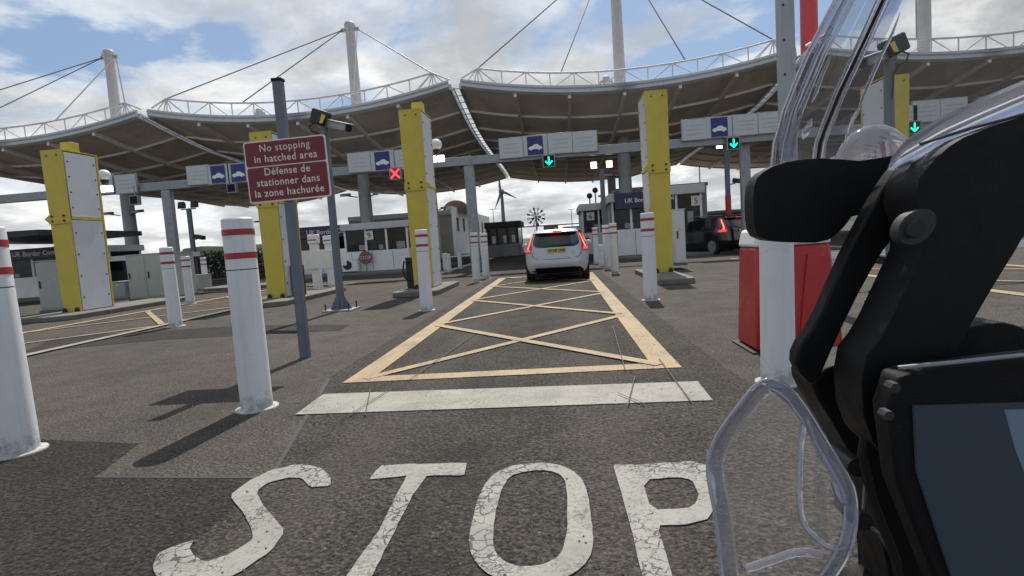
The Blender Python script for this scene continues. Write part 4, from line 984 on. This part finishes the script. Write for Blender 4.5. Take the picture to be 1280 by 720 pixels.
# white barrier boards behind the sign pole
for px, py, Y, lb in ((394,320,17.5,'white gate post with a board behind the red sign pole, near one'), (412,318,19.5,'white gate post with a board behind the red sign pole, far one')):
    x = X(px, Y, py); o = empty('gate_post', (x, Y, 0), lb, 'gate post', 'white gate posts with boards')
    MB().box(x-.13,x+.13,Y-.1,Y+.1,0,1.55).build('post', 'white_steel', o, bevel=.02)
    MB().box(x-.16,x+.16,Y-.13,Y+.13,1.56,1.85).build('head', 'white_clean', o, bevel=.03)
    MB().box(x-.75,x+.65,Y-.16,Y-.115,.75,1.35).build('board', 'white_steel', o, bevel=.01)
    MB().box(x-.135,x+.135,Y-.135,Y-.131,1.66,1.70).build('stripe', 'red_band', o)
# green fence line behind the left bollards
o = empty('mesh_fence', (X(150,40), 40, 0), 'long dark mesh fence with green hedge far behind the left bollards', 'fence')
fx0, fx1 = X(-100,40,330), X(372,40,330)
m_ = MB(); n = 26
for i in range(n+1): m_.box(fx0+(fx1-fx0)*i/n-.04, fx0+(fx1-fx0)*i/n+.04, 39.96, 40.04, 0, 2.0)
m_.build('posts', 'dark_metal', o)
m_ = MB()
for k in range(8): m_.box(fx0, fx1, 39.93, 39.955, .25+k*.24, .265+k*.24)
m_.build('wires', 'dark_metal', o)
hd = MB()
for i in range(14000):
    c = Vector((random.uniform(fx0, fx1), 41.5+random.uniform(-.6,.8), random.uniform(.1,1.75)+.25*sin(i*.013))); s = random.uniform(.06,.14)
    a = Vector((random.uniform(-1,1),random.uniform(-1,1),random.uniform(-1,1))).normalized(); b_ = a.orthogonal().normalized()
    hd.add([c-a*s, c+b_*s*.6, c+a*s, c-b_*s*.6], [(0,1,2,3)])
tag(hd.build('hedge', 'leaf'), 'green hedge growing behind the mesh fence on the left', 'hedge')
# camouflaged booth beyond the car, turbine, rosette
Yc = 46.0
xa, xb = X(609,Yc), X(650,Yc); zt = at(630,277,Yc).z
o = empty('far_booth', ((xa+xb)/2, Yc, 0), 'dark olive booth in the distance below the wind turbine', 'booth')
MB().box(xa, xb, Yc, Yc+4, 0, .95).build('lower_wall', 'cabin_grey', o)
MB().box(xa+.1, xb-.1, Yc+.1, Yc+3.9, .952, zt-.5).build('window_band', 'window_dark', o)
MB().box(xa-.15, xb+.15, Yc-.2, Yc+4.2, zt-.498, zt).build('roof', 'camo', o, bevel=.03)
for t_ in (0,.3,.62,.95): MB().box(xa+(xb-xa-.12)*t_, xa+(xb-xa-.12)*t_+.14, Yc, Yc+.09, .953, zt-.5).build('mullion', 'camo', o)
for t_ in (.15,.5,.75): MB().box(xa+(xb-xa)*t_, xa+(xb-xa)*t_+.3, Yc+.05, Yc+.09, 1.1, 1.7).build('notice', 'cabin_white', o)
MB().box(xa+1.3, xb-.1, Yc-.5, Yc-.1, 0, 1.0).build('counter', 'cabin_grey', o, bevel=.03)
hub = at(627,240,450); base = at(629,290,450)
o = empty('wind_turbine', (hub.x, 450, 0), 'three bladed wind turbine far away on the horizon', 'wind turbine')
MB().tube((hub.x,450,0),(hub.x,450,hub.z), 1.9, 1.1, 14).build('tower', 'turbine', o, smooth=True)
nb = MB().box(hub.x-1.8,hub.x+1.8,445,453,hub.z-1.6,hub.z+1.8).build('nacelle', 'turbine', o, bevel=.5)
hb = MB().ball((hub.x,444,hub.z), 1.7, 12).build('hub', 'turbine', nb, smooth=True)
for ang in (92, -28, 212+35):
    a = radians(ang); d = Vector((cos(a),0,sin(a))); p_ = Vector((-d.z,0,d.x)); c = Vector((hub.x,443.6,hub.z))
    MB().extr([c+p_*.7, c+d*4+p_*1.5, c+d*12+p_*.5, c+d*15, c-p_*.7+d*1], (0,.5,0)).build('blade', 'turbine', o)
Yq = 72.0; c = at(670,271,Yq); o = empty('rosette', (c.x, Yq, 0), 'round rosette of small white panels on a thin pole beyond the car', 'sculpture')
MB().tube((c.x,Yq,0),(c.x,Yq,c.z), .1, n=8).build('pole', 'galv', o)
for ring_, nn_, r_ in ((0,7,.45),(1,12,.98)):
    for k in range(nn_):
        a = 2*pi*k/nn_+ring_*.2; q = c+Vector((cos(a)*r_,0,sin(a)*r_)); t_ = Vector((cos(a),0,sin(a))); s_ = Vector((-t_.z,0,t_.x))
        MB().extr([q-t_*.2-s_*.09, q+t_*.2-s_*.14, q+t_*.2+s_*.14, q-t_*.2+s_*.09], (0,.06,0)).build('petal', 'cabin_white' if (k+ring_)%2 else 'dark_metal', o)
spk = MB()
for k in range(12): a = 2*pi*k/12+.2; spk.tube(c+Vector((0,.08,0)), c+Vector((cos(a)*1.2,.08,sin(a)*1.2)), .03, n=5)
spk.build('spokes', 'dark_metal', o)
o = empty('far_sign', (X(688,50), 50, 0), 'small pale board on posts just above the silver car', 'sign board')
p = at(689,290,50); MB().box(p.x-.65,p.x+.65,50,50.1,p.z-.6,p.z+.55).build('board', 'wall_pale', o); MB().box(p.x-.05,p.x+.05,50.11,50.2,0,p.z).build('post', 'galv', o)
for px, pyt, Y, lb in ((874,205,75,'thin street lamp above the grey block on the right'), (958,247,110,'pair of far street lamps right of the camera pole'), (714,262,150,'thin far lamp post just right of the silver car roof'), (616,262,140,'thin far lamp post left of the wind turbine')):
    t_ = at(px, pyt, Y); o = empty('street_lamp', (t_.x, Y, 0), lb, 'street lamp', 'far street lamps')
    MB().tube((t_.x,Y,0),(t_.x,Y,t_.z), .11, .07, 8).build('column', 'grey_pole', o)
    MB().box(t_.x-.9,t_.x+.9,Y-.2,Y+.2,t_.z,t_.z+.12).build('lamp_head', 'grey_pole', o)
# long line of a barrier/fence across the far lane
o = empty('height_bar', (0.4, 52, 0), 'thin horizontal bar across the far end of the car lane', 'barrier')
pa, pb = at(652,284,52), at(728,279,52); MB().tube(pa, pb, .05, n=8).build('bar', 'galv', o)
for q in (pa, pb): MB().tube((q.x,q.y,0), q, .05, n=8).build('post', 'galv', o)
# far row of low buildings and parked containers on the horizon
for px0, px1, pyt, Y, mt_, lb in ((240,282,322,90,'wall_pale','pale low shed on the horizon at the left'), (706,726,285,95,'wall_pale','low pale building right of the silver car roof'), (888,935,266,60,'camo','dark low container building behind the dark car'), (588,612,292,120,'wall_grey','low grey shed left of the olive booth')):
    xa, xb = X(px0,Y), X(px1,Y); zt = at((px0+px1)/2, pyt, Y).z
    o = empty('low_building', ((xa+xb)/2, Y, 0), lb, 'building'); MB().box(xa, xb, Y, Y+8, 0, zt).build('wall', mt_, o); MB().box(xa-.2,xb+.2,Y-.2,Y+8.2,zt+.002,zt+.3).build('roof','cabin_grey',o)
    k_ = MB(); n = 4
    for i in range(n): a = xa+(xb-xa)*(i+.25)/n; k_.box(a, a+(xb-xa)*.5/n, Y-.05, Y-.01, zt*.4, zt*.75)
    k_.build('windows', 'window_dark', o)

# ------------------------------------------------------------------ cars
NE = 5.0
def car(loc, body_mat, label, dark=False):
    o = empty('parked_car' if dark else 'car', loc, label, 'car')
    # width, rear y, front y by height
    tab = [(.22,.84,.16,4.50),(.34,.90,.06,4.60),(.50,.925,.0,4.63),(.62,.93,.015,4.62),(.80,.932,.03,4.55),(.93,.925,.05,4.2),(1.0,.90,.075,3.6),(1.18,.80,.22,3.05),(1.34,.70,.36,2.6),(1.42,.63,.40,2.3)]
    def P(z):
        for a, b_ in zip(tab, tab[1:]):
            if z <= b_[0]: t = max(0,(z-a[0])/(b_[0]-a[0])); return tuple(a[i]+(b_[i]-a[i])*t for i in range(1,4))
        return tab[-1][1:]
    def rear(x, z, off=0):
        w_, yr, yf = P(z); Ln = (yf-yr)/2; yc = (yr+yf)/2; q = min(.999999, abs(x)/w_)
        return Vector((x, yc-Ln*(1-q**3.2)**(1/3.2*.36)-off, z))
    n = 56; mb = MB()
    zs = [.22,.30,.36,.44,.50,.56,.62,.70,.80,.87,.93,.965,1.0,1.06,1.12,1.18,1.24,1.30,1.34,1.38,1.42]
    for z in zs:
        w_, yr, yf = P(z)
        # left half of ring by x samples on rear then front
        xs_ = [w_*sin(pi/2*k/14) for k in range(-14, 15)]
        rr_ = [rear(x, z) for x in xs_]
        Ln = (yf-yr)/2; yc = (yr+yf)/2
        ff = [Vector((x, yc+Ln*(1-min(.999999,abs(x)/w_)**2.6)**(1/2.6*.45), z)) for x in xs_[::-1]]
        mb.v += rr_+ff
    m_ = 58
    for j in range(len(zs)-1):
        for i in range(m_): mb.f.append((j*m_+i, j*m_+(i+1)%m_, (j+1)*m_+(i+1)%m_, (j+1)*m_+i))
    # roof crown
    k = len(mb.v); top = (len(zs)-1)*m_
    w_, yr, yf = P(1.42)
    for i in range(m_):
        v = mb.v[top+i]; mb.v.append(Vector((v.x*.86, yc0 := (yr+yf)/2+(v.y-(yr+yf)/2)*.93, 1.465)))
    for i in range(m_): mb.f.append((top+i, top+(i+1)%m_, k+(i+1)%m_, k+i))
    mb.f.append(tuple(range(k, k+m_)))
    mb.f.append(tuple(range(m_))[::-1])
    mb.build('body', body_mat, o, smooth=True, local=True)
    def patch(name, rows, material, par, off=.008, nx=14, thick=None):
        # rows: list of (z, x0, x1)
        q = MB()
        for z, a, b_ in rows:
            for i in range(nx+1): q.v.append(rear(a+(b_-a)*i/nx, z, off))
        for j in range(len(rows)-1):
            for i in range(nx): s_ = j*(nx+1)+i; q.f.append((s_, s_+1, s_+nx+2, s_+nx+1))
        return q.build(name, material, par, smooth=True, local=True)
    patch('rear_window', [(.965,-.50,.50),(1.0,-.60,.60),(1.06,-.66,.66),(1.18,-.655,.655),(1.34,-.60,.60),(1.365,-.58,.58)], 'car_glass', o)
    for s in (-1,1):
        r = [(.82,.76,.93),(.88,.72,.928),(.96,.70,.915),(1.02,.695,.893),(1.08,.69,.86),(1.18,.672,.797),(1.28,.645,.735),(1.37,.61,.67)]
        tl = patch('tail_light', [(z, s*a, s*b_) for z, a, b_ in r], 'lamp_red', o, .012, 6)
        r2 = [(.93,.80,.84),(.98,.79,.825),(1.04,.765,.80),(1.14,.735,.765),(1.26,.695,.715),(1.33,.66,.675)]
        patch('light_strip', [(z, s*a, s*b_) for z, a, b_ in r2], 'em_led', tl, .020, 2)
        r3 = [(.86,.76,.90),(.90,.745,.895),(.935,.75,.86)]
        patch('brake_lamp', [(z, s*a, s*b_) for z, a, b_ in r3], 'em_brake', tl, .018, 4)
    sp = MB()
    for i in range(12):
        a = -.62+1.24*i/12; b_ = a+1.24/12
        sp.hexa([rear(a,1.38,.13), rear(b_,1.38,.13), rear(b_,1.40,-.12), rear(a,1.40,-.12)], [rear(a,1.405,.12), rear(b_,1.405,.12), rear(b_,1.42,-.2)+Vector((0,0,.05)), rear(a,1.42,-.2)+Vector((0,0,.05))])
    s_ = sp.build('roof_spoiler', body_mat, o, smooth=True, local=True)
    q = MB(); q.box(-.17,.17,rear(0,1.38,.13).y-.006,rear(0,1.38,.13).y+.03,1.368,1.384).build('high_brake_light', 'em_brake', s_, local=True)
    MB().path([rear(.05,.99,.02), rear(.25,1.0,.025), rear(.42,1.005,.03)], .009, 6).build('rear_wiper', 'black_plastic', o, local=True)
    # tailgate lower seam, badge, plate
    sm = [rear(-.70,.84,.004), rear(-.68,.74,.004), rear(-.60,.665,.004), rear(-.3,.64,.004), rear(0,.635,.004), rear(.3,.64,.004), rear(.60,.665,.004), rear(.68,.74,.004), rear(.70,.84,.004)]
    MB().path(sm, .006, 6).build('tailgate_seam', 'black_plastic', o, local=True)
    patch('lower_bumper', [(.225,-.80,.80),(.30,-.74,.74),(.375,-.66,.66),(.39,-.6,.6)], 'black_plastic', o, .012, 16)
    patch('bumper_trim', [(.392,-.62,.62),(.405,-.62,.62)], 'chrome', o, .02, 16)
    py_ = rear(0,.88,.02).y
    pl = MB().box(-.26,.26,py_-.012,py_,.815,.93).build('number_plate', 'plate_yellow', o, local=True)
    if not dark:
        t = text('GV18 UNE', .115, 'black_satin', (0, py_-.016, .832), align='CENTER', bold=.0025, sx=.92); t.parent = pl
        for i, ch in enumerate('VOLVO'): 
            t = text(ch, .055, 'chrome', ((i-2)*.14, rear((i-2)*.14,.935,.012).y, .937), align='CENTER'); t.parent = o
        t = text('D4', .06, 'chrome', (.42, rear(.47,.80,.02).y, .775)); t.parent = o
    for s in (-1,1):
        for y in (.85, 3.65):
            wl = MB().tube((s*.70,y,.325),(s*.915,y,.325), .325, n=28).build('wheel', 'tyre', o, smooth=True, local=True)
            MB().tube((s*.90,y,.325),(s*.922,y,.325), .22, n=20).build('rim', 'chrome', wl, local=True)
        MB().ball((s*1.03,2.75,1.02), .11, 10, 1, .5, .7).build('door_mirror', body_mat, o, smooth=True, local=True)
        # side windows
        sw = MB(); pts = [(.75,1.02),(1.0,1.30),(1.2,1.36),(2.5,1.33),(3.2,1.04)]
        vs = []
        for y, z in pts: vs.append((s*(P(z)[0]+.004), y, z))
        sw.extr(vs, (s*-.01,0,0)).build('side_window', 'car_glass', o, local=True)
        MB().path([(s*.60,.6,1.475),(s*.62,1.2,1.50),(s*.62,2.2,1.50),(s*.60,2.5,1.47)], .014, 6).build('roof_rail', 'chrome', o, local=True)
    MB().box(-.78,.78,.3,4.3,.17,.24).build('underbody', 'black_plastic', o, local=True)
    MB().path([(0,1.0,1.46),(0,.92,1.50),(0,.80,1.52)], [.03,.02,.008], 6).build('aerial', body_mat, o, local=True)
    return o
car((-.12, 15.75, 0), 'car_silver', 'silver estate car with lit red brake lights waiting in the hatched lane')
car((.35, 26.0, .05), 'car_black', 'dark car hidden in front of the silver estate car, only its roof showing', True)
dc = car((X(912,25,300)+.7, 25.2, .0), 'car_black', 'dark car with one red light beside booth 5 on the right', True); dc.rotation_euler.z = radians(28); dc.scale = (1.08, 1.08, 1.16)

# ------------------------------------------------------------------ red and white barrier cabinet on the right
def barrier_cab():
    x0, y0 = 1.82, 5.4
    o = empty('barrier_cabinet', (x0+.45, y0, 0), 'red and white barrier cabinet with warning stickers behind the right bollard', 'barrier cabinet')
    MB().hexa([(x0-.03,y0,0.02),(x0+.76,y0,0.02),(x0+.76,y0+.6,0.02),(x0-.03,y0+.6,0.02)], [(x0,y0+.05,1.0),(x0+.68,y0+.05,1.0),(x0+.68,y0+.55,1.0),(x0,y0+.55,1.0)]).build('body', 'red_gloss', o, bevel=.03)
    MB().hexa([(x0-.01,y0+.04,1.002),(x0+.69,y0+.04,1.002),(x0+.69,y0+.56,1.002),(x0-.01,y0+.56,1.002)], [(x0+.02,y0+.06,1.17),(x0+.66,y0+.06,1.17),(x0+.66,y0+.54,1.17),(x0+.02,y0+.54,1.17)]).build('lid', 'white_clean', o, bevel=.03)
    MB().extr([(x0+.34,y0-.02,.02),(x0+.72,y0-.02,.02),(x0+.62,y0+.02,.9),(x0+.46,y0+.02,.92)], (0,.05,0)).build('door', 'red_gloss', o, bevel=.01)
    MB().box(x0-.08,x0+.78,y0-.03,y0+.63,0,.018).build('base', 'dark_metal', o)
    for (z, m_, hh) in ((.80,'sign_white',.10),(.47,'sticker_yellow',.17)):
        yy = y0+.05*z-.008
        MB().box(x0+.045,x0+.125,yy-.004,yy,z,z+hh).build('sticker', m_ if z > .6 else 'sign_white', o)
    yy = y0+.02; MB().extr([(x0+.05,yy-.012,.53),(x0+.12,yy-.012,.53),(x0+.085,yy-.012,.65)], (0,.004,0)).build('warning_triangle', 'sticker_yellow', o)
    ln = MB()
    for k in range(3): ln.box(x0+.055,x0+.115,yy+.008,yy+.012,.82+k*.022,.828+k*.022)
    ln.build('sticker_print', 'dark_metal', o)
barrier_cab()
o = empty('barrier_rail', (4.6, 8.0, 0), 'low white rail seen below the motorcycle arms at the right edge', 'rail')
for x in (4.4, 6.4, 8.4): MB().box(x-.05,x+.05,9.95,10.05,0,.9).build('post', 'white_steel', o)
MB().box(4.2,9.0,9.94,9.955,.55,.66).build('rail', 'white_steel', o)

# ------------------------------------------------------------------ the motorcycle in the foreground (only its cockpit is in view)
bike = empty('motorcycle', (0.62, 0.75, 0), 'black motorcycle cockpit with clear windscreen and deflector in the right foreground', 'motorcycle')
def slab(name, pix, Y, thick, material, bevel=.006, par=bike, tilt=0.0, seg=3, smooth=True):
    """a moulded part: outline surveyed at depth Y, real thickness going away from the rider; tilt slopes it in depth with height"""
    pts = []
    for p in pix:
        pts.append(at(p[0], p[1], Y+(thick if thick > .015 else 0)))
    return MB().extr(pts, (0, -thick if thick > .015 else thick, 0)).build(name, material, par, bevel=bevel, seg=seg)
def rounded(pix, k=2):
    for _ in range(k):
        o_ = []
        n = len(pix)
        for i in range(n):
            a, b_ = pix[i], pix[(i+1) % n]
            o_ += [(a[0]*.75+b_[0]*.25, a[1]*.75+b_[1]*.25), (a[0]*.25+b_[0]*.75, a[1]*.25+b_[1]*.75)]
        pix = o_
    return pix
slab('hand_guard', rounded([(931,285),(930,240),(936,222),(960,208),(1000,202),(1040,204),(1062,206),(1150,188),(1150,262),(1052,266),(1034,290),(1015,303),(975,303),(940,299)], 1), .62, .03, 'black_satin', .010, seg=4)
slab('screen_arm', rounded([(1040,330),(1062,285),(1096,225),(1118,200),(1160,200),(1142,262),(1098,300),(1068,350),(1036,415),(1008,480),(985,455),(986,432),(1010,400)], 1), .56, .02, 'black_satin', .007)
slab('main_arm', rounded([(1118,298),(1098,240),(1130,200),(1165,178),(1290,138),(1330,130),(1340,290),(1232,276),(1222,300),(1190,352),(1158,408),(1120,480),(1085,560),(1046,520),(1040,440),(1066,408),(1092,352)], 1), .50, .05, 'black_satin', .012)
kn = slab('pivot_bolt', rounded([(1120,290),(1132,268),(1158,259),(1172,268),(1168,290),(1150,306),(1128,306)], 2), .487, .012, 'dark_metal', .003)
slab('bolt_head', rounded([(1134,288),(1142,276),(1156,274),(1160,286),(1150,297),(1138,297)], 2), .482, .006, 'black_rubber', .0015, par=kn)
slab('dash_top', rounded([(1090,470),(1110,430),(1158,405),(1210,394),(1232,399),(1252,409),(1340,404),(1340,480),(1120,500)], 1), .54, .04, 'black_plastic', .008)
fr = slab('display_frame', [(1088,500),(1100,462),(1130,452),(1345,428),(1345,800),(1180,800),(1140,690),(1100,590)], .459, .026, 'black_plastic', .006)
slab('display_screen', [(1143,508),(1345,502),(1345,800),(1218,800),(1180,690),(1147,590)], .456, .004, 'screen_dark', 0, par=fr)
slab('display_tile', [(1257,513),(1345,511),(1345,640),(1300,640),(1270,560)], .4545, .0015, 'screen_lit', 0, par=fr)
slab('frame_edge', [(1124,458),(1345,436),(1345,440),(1126,463)], .454, .004, 'galv', .001, par=fr)
slab('cowl', rounded([(985,452),(1046,428),(1120,440),(1110,520),(1120,600),(1180,800),(1075,800),(1080,700),(1062,620),(1040,560),(1012,510),(990,475)], 1), .60, .06, 'black_satin', .01)
slab('lower_fairing', rounded([(1062,620),(1140,560),(1345,560),(1345,900),(1075,900),(1070,700)], 1), .68, .12, 'black_plastic', .02)
slab('switch_block', rounded([(1035,722),(1062,704),(1085,706),(1090,750),(1025,752)], 2), .54, .06, 'black_plastic', .01)
# clear wind deflector: thin sheet with thick polished rim
rim = [(958,471),(985,481),(1008,512),(1032,552),(1055,590),(1066,612),(1068,645),(1062,680),(1045,712),(1015,748),(960,760),(905,752),(899,700),(893,640),(883,595),(884,565),(899,535),(922,505),(942,480)]
def smooth_loop(pix, k=2): return rounded(pix, k)
DY = .50
def dy(px, py): return DY+.10*(1-(px-880)/190.)*.4-.03*((py-600)/130.)
rp = [at(p[0], p[1], dy(*p)) for p in smooth_loop(rim, 2)]
df = MB().extr(rp, (0,.003,0)).build('wind_deflector', 'deflector_clear', bike)
def inset(P_, k):
    c = sum(P_, Vector())/len(P_); out_ = []
    for i, p in enumerate(P_):
        t_ = (P_[(i+1) % len(P_)]-P_[i-1]).normalized(); n_ = Vector((0,1,0)).cross(t_).normalized()
        if n_.dot(c-p) < 0: n_ = -n_
        kk = k*(1.25 if p.x < c.x else .8); out_.append(p+n_*kk)
    return out_
ri = inset(rp, .0115)
bd = MB()
n_ = len(rp); o_ = Vector((0,-.004,0)); b0 = Vector((0,-.0005,0))
bd.v = [p+b0 for p in rp]+[p+b0*2 for p in ri]+[p+o_ for p in rp]+[p+o_*.4 for p in ri]
for i in range(n_):
    j = (i+1) % n_
    bd.f += [(i,j,n_+j,n_+i), (2*n_+i,3*n_+i,3*n_+j,2*n_+j), (i,2*n_+i,2*n_+j,j), (n_+i,n_+j,3*n_+j,3*n_+i)]
bd.build('rim', 'rim_clear', df, smooth=True)
MB().path([p+Vector((0,-.004,0)) for p in rp], .0018, 8, closed=True).build('rim_edge', 'acrylic', df, smooth=True)
MB().path([p+Vector((0,-.003,0)) for p in ri], .0011, 8, closed=True).build('rim_edge', 'acrylic', df, smooth=True)
for ln, r in (([(1005,528),(1000,560),(998,620),(1003,655),(1018,672),(1040,688),(1060,684)], .0028), ([(1008,520),(1022,560),(1045,596),(1058,622),(1052,632),(1040,600)], .0032), ([(930,712),(965,700),(1000,688),(1030,694)], .0035)):
    for _ in range(2):
        ln = [ln[0]]+[q_ for a, b_ in zip(ln, ln[1:]) for q_ in ((a[0]*.75+b_[0]*.25, a[1]*.75+b_[1]*.25), (a[0]*.25+b_[0]*.75, a[1]*.25+b_[1]*.75))]+[ln[-1]]
    MB().path([at(p[0], p[1], dy(*p)-.004) for p in ln], [r*.3]+[r]*(len(ln)-2)+[r*.3], 8).build('moulded_ridge', 'acrylic', df, smooth=True)
slab('deflector_rib', [(1022,592),(1034,600),(1033,680),(1021,684)], .49, .004, 'screen_clear', 0, par=df)
for (px, py, Y) in ((1066,640,.56),(1058,575,.57)):
    q = at(px, py, Y); MB().tube(q-Vector((0,.02,0)), q+Vector((0,.02,0)), .009, n=14).build('screw', 'dark_metal', df, smooth=True)
MB().path([at(1084,585,.55), at(1080,620,.55), at(1078,650,.55), at(1100,668,.56), at(1112,690,.56)], .0016, 6).build('wire', 'galv', bike, smooth=True)
# tall clear windscreen, curved sheet with thick edges, leaning back towards the rider
rows_ = []
ntc = 12
edge = [(963,214),(967,180),(978,140),(992,105),(1006,72),(1024,38),(1044,0),(1072,-48),(1110,-110),(1160,-150)]
def ws(px, py, k):   # k 0 left edge .. 1 beyond the right side
    t = (214-py)/364.
    Yd = .74-.16*t
    bulge = .13*sin(pi*min(1, k*.5+.0))
    return at(px, py, Yd+bulge)
sh = MB()
for (px, py) in edge:
    yb = py-0
    for k in range(ntc+1):
        u = k/ntc; X_ = px+(1560-px)*u
        py2 = py+(-(X_-px)*0.03) + (0 if py < 150 else -(X_-px)*.16*(py-150)/64)
        sh.v.append(ws(X_, py2, u))
nr = len(edge)
for j in range(nr-1):
    for k in range(ntc): a = j*(ntc+1)+k; sh.f.append((a, a+1, a+ntc+2, a+ntc+1))
wsn = sh.build('windscreen', 'screen_clear', bike, smooth=True)
def strip(off0, off1, u0, dz, material, base=edge):
    mb = MB(); n_ = len(base)
    mb.v = [ws(px+off0, py, u0)+Vector((0,dz,0)) for px, py in base]+[ws(px+off1, py, u0)+Vector((0,dz-.004,0)) for px, py in base]
    mb.f = [(i, i+1, n_+i+1, n_+i) for i in range(n_-1)]
    return mb.build('edge_band', material, wsn, smooth=True)
strip(0, 20, 0, -.004, 'rim_clear'); strip(20, 34, 0, -.008, 'screen_clear')
MB().path([ws(px, py, 0)+Vector((0,-.004,0)) for px, py in edge], .0030, 10).build('edge', 'acrylic', wsn, smooth=True)
MB().path([ws(px+11, py, 0)+Vector((0,-.006,0)) for px, py in edge], .0032, 10, flat=.5).build('edge', 'acrylic', wsn, smooth=True)
MB().path([ws(px+22-(214-py)*.01, py, 0)+Vector((0,-.007,0)) for px, py in edge], .0022, 8).build('edge', 'acrylic', wsn, smooth=True)
e3 = [(1018,212),(1022,180),(1030,158),(1046,118),(1064,80),(1082,42),(1101,0),(1124,-50),(1150,-100)]
MB().path([ws(px, py, .08)+Vector((0,-.006,0)) for px, py in e3], .0022, 8, flat=.8).build('fold', 'dark_metal', wsn, smooth=True)
strip(8, 22, .08, -.006, 'rim_clear', e3); strip(-20, -8, .08, -.006, 'screen_clear', e3)
MB().path([ws(px+6, py, .08)+Vector((0,-.006,0)) for px, py in e3], .0026, 8, flat=.8).build('fold', 'acrylic', wsn, smooth=True)
MB().path([ws(px-5, py, .08)+Vector((0,-.006,0)) for px, py in e3], .0030, 8, flat=.8).build('fold', 'acrylic', wsn, smooth=True)
for (a, b_, u0, r) in (((990,150),(1040,30),.02,.0028), ((1000,175),(1010,150),.02,.004), ((1012,130),(1034,70),.03,.0022), ((985,200),(996,150),.01,.003), ((1064,150),(1120,20),.10,.0022), ((1052,185),(1066,140),.09,.003)):
    P_ = [ws(a[0]+(b_[0]-a[0])*t_/5+random.uniform(-1.5,1.5), a[1]+(b_[1]-a[1])*t_/5, u0)+Vector((0,-.008,0)) for t_ in range(6)]
    MB().path(P_, [r*.3, r, r*1.2, r, r*.8, r*.2], 8, flat=.5).build('moulded_ridge', 'acrylic', wsn, smooth=True)
# clear boss and the lower beading of the screen
q = at(1092,214,.70); MB().ball(q, .043, 22, 1.05, .7, 1.25).build('clear_boss', 'acrylic', wsn, smooth=True)
lb_ = [(1112,212),(1122,202),(1140,188),(1180,165),(1230,143),(1290,118),(1345,100)]
MB().path([at(p[0], p[1], .53) for p in lb_], [.002,.007,.011,.013,.014,.014,.014], 10, flat=.6).build('lower_beading', 'acrylic', wsn, smooth=True)
for (px, py, Y) in ((1112,520,.449),(1150,745,.445),(1120,485,.449),(1200,420,.535)):
    q = at(px, py, Y-.004); MB().tube(q, q+Vector((0,.01,0)), .004, n=6).build('screw', 'dark_metal', bike)
MB().path([at(1075,470,.53), at(1085,520,.52), at(1078,570,.53), at(1092,630,.53), at(1120,700,.54), at(1130,760,.54)], .0045, 8).build('cable', 'black_rubber', bike, smooth=True)
MB().path([at(1150,180,.478), at(1215,160,.478), at(1280,143,.478), at(1340,133,.478)], .0012, 6).build('seam', 'dark_metal', bike)
# what carries the cockpit below the frame: steering head, fork, wheel, tank nose
MB().tube((.96,.66,.80),(.98,1.10,.30), .028, n=14).build('fork_leg', 'dark_metal', bike, smooth=True)
MB().tube((1.14,.66,.80),(1.14,1.10,.30), .028, n=14).build('fork_leg', 'dark_metal', bike, smooth=True)
MB().box(.90,1.20,.60,.80,.50,.76).build('steering_head', 'black_satin', bike, bevel=.03)
wl = MB(); mrad = .31; pts = [Vector((1.06, 1.12+mrad*cos(2*pi*i/36), .315+mrad*sin(2*pi*i/36))) for i in range(36)]
wl.path([p-Vector((0,0,0)) for p in pts], .055, 10, closed=True)
w1 = wl.build('wheel', 'tyre', bike, smooth=True, local=False)
sp_ = MB()
for k in range(9): a = 2*pi*k/9; sp_.tube((1.06,1.12,.315),(1.06,1.12+.27*cos(a),.315+.27*sin(a)), .012, n=6)
sp_.build('spokes', 'dark_metal', w1)
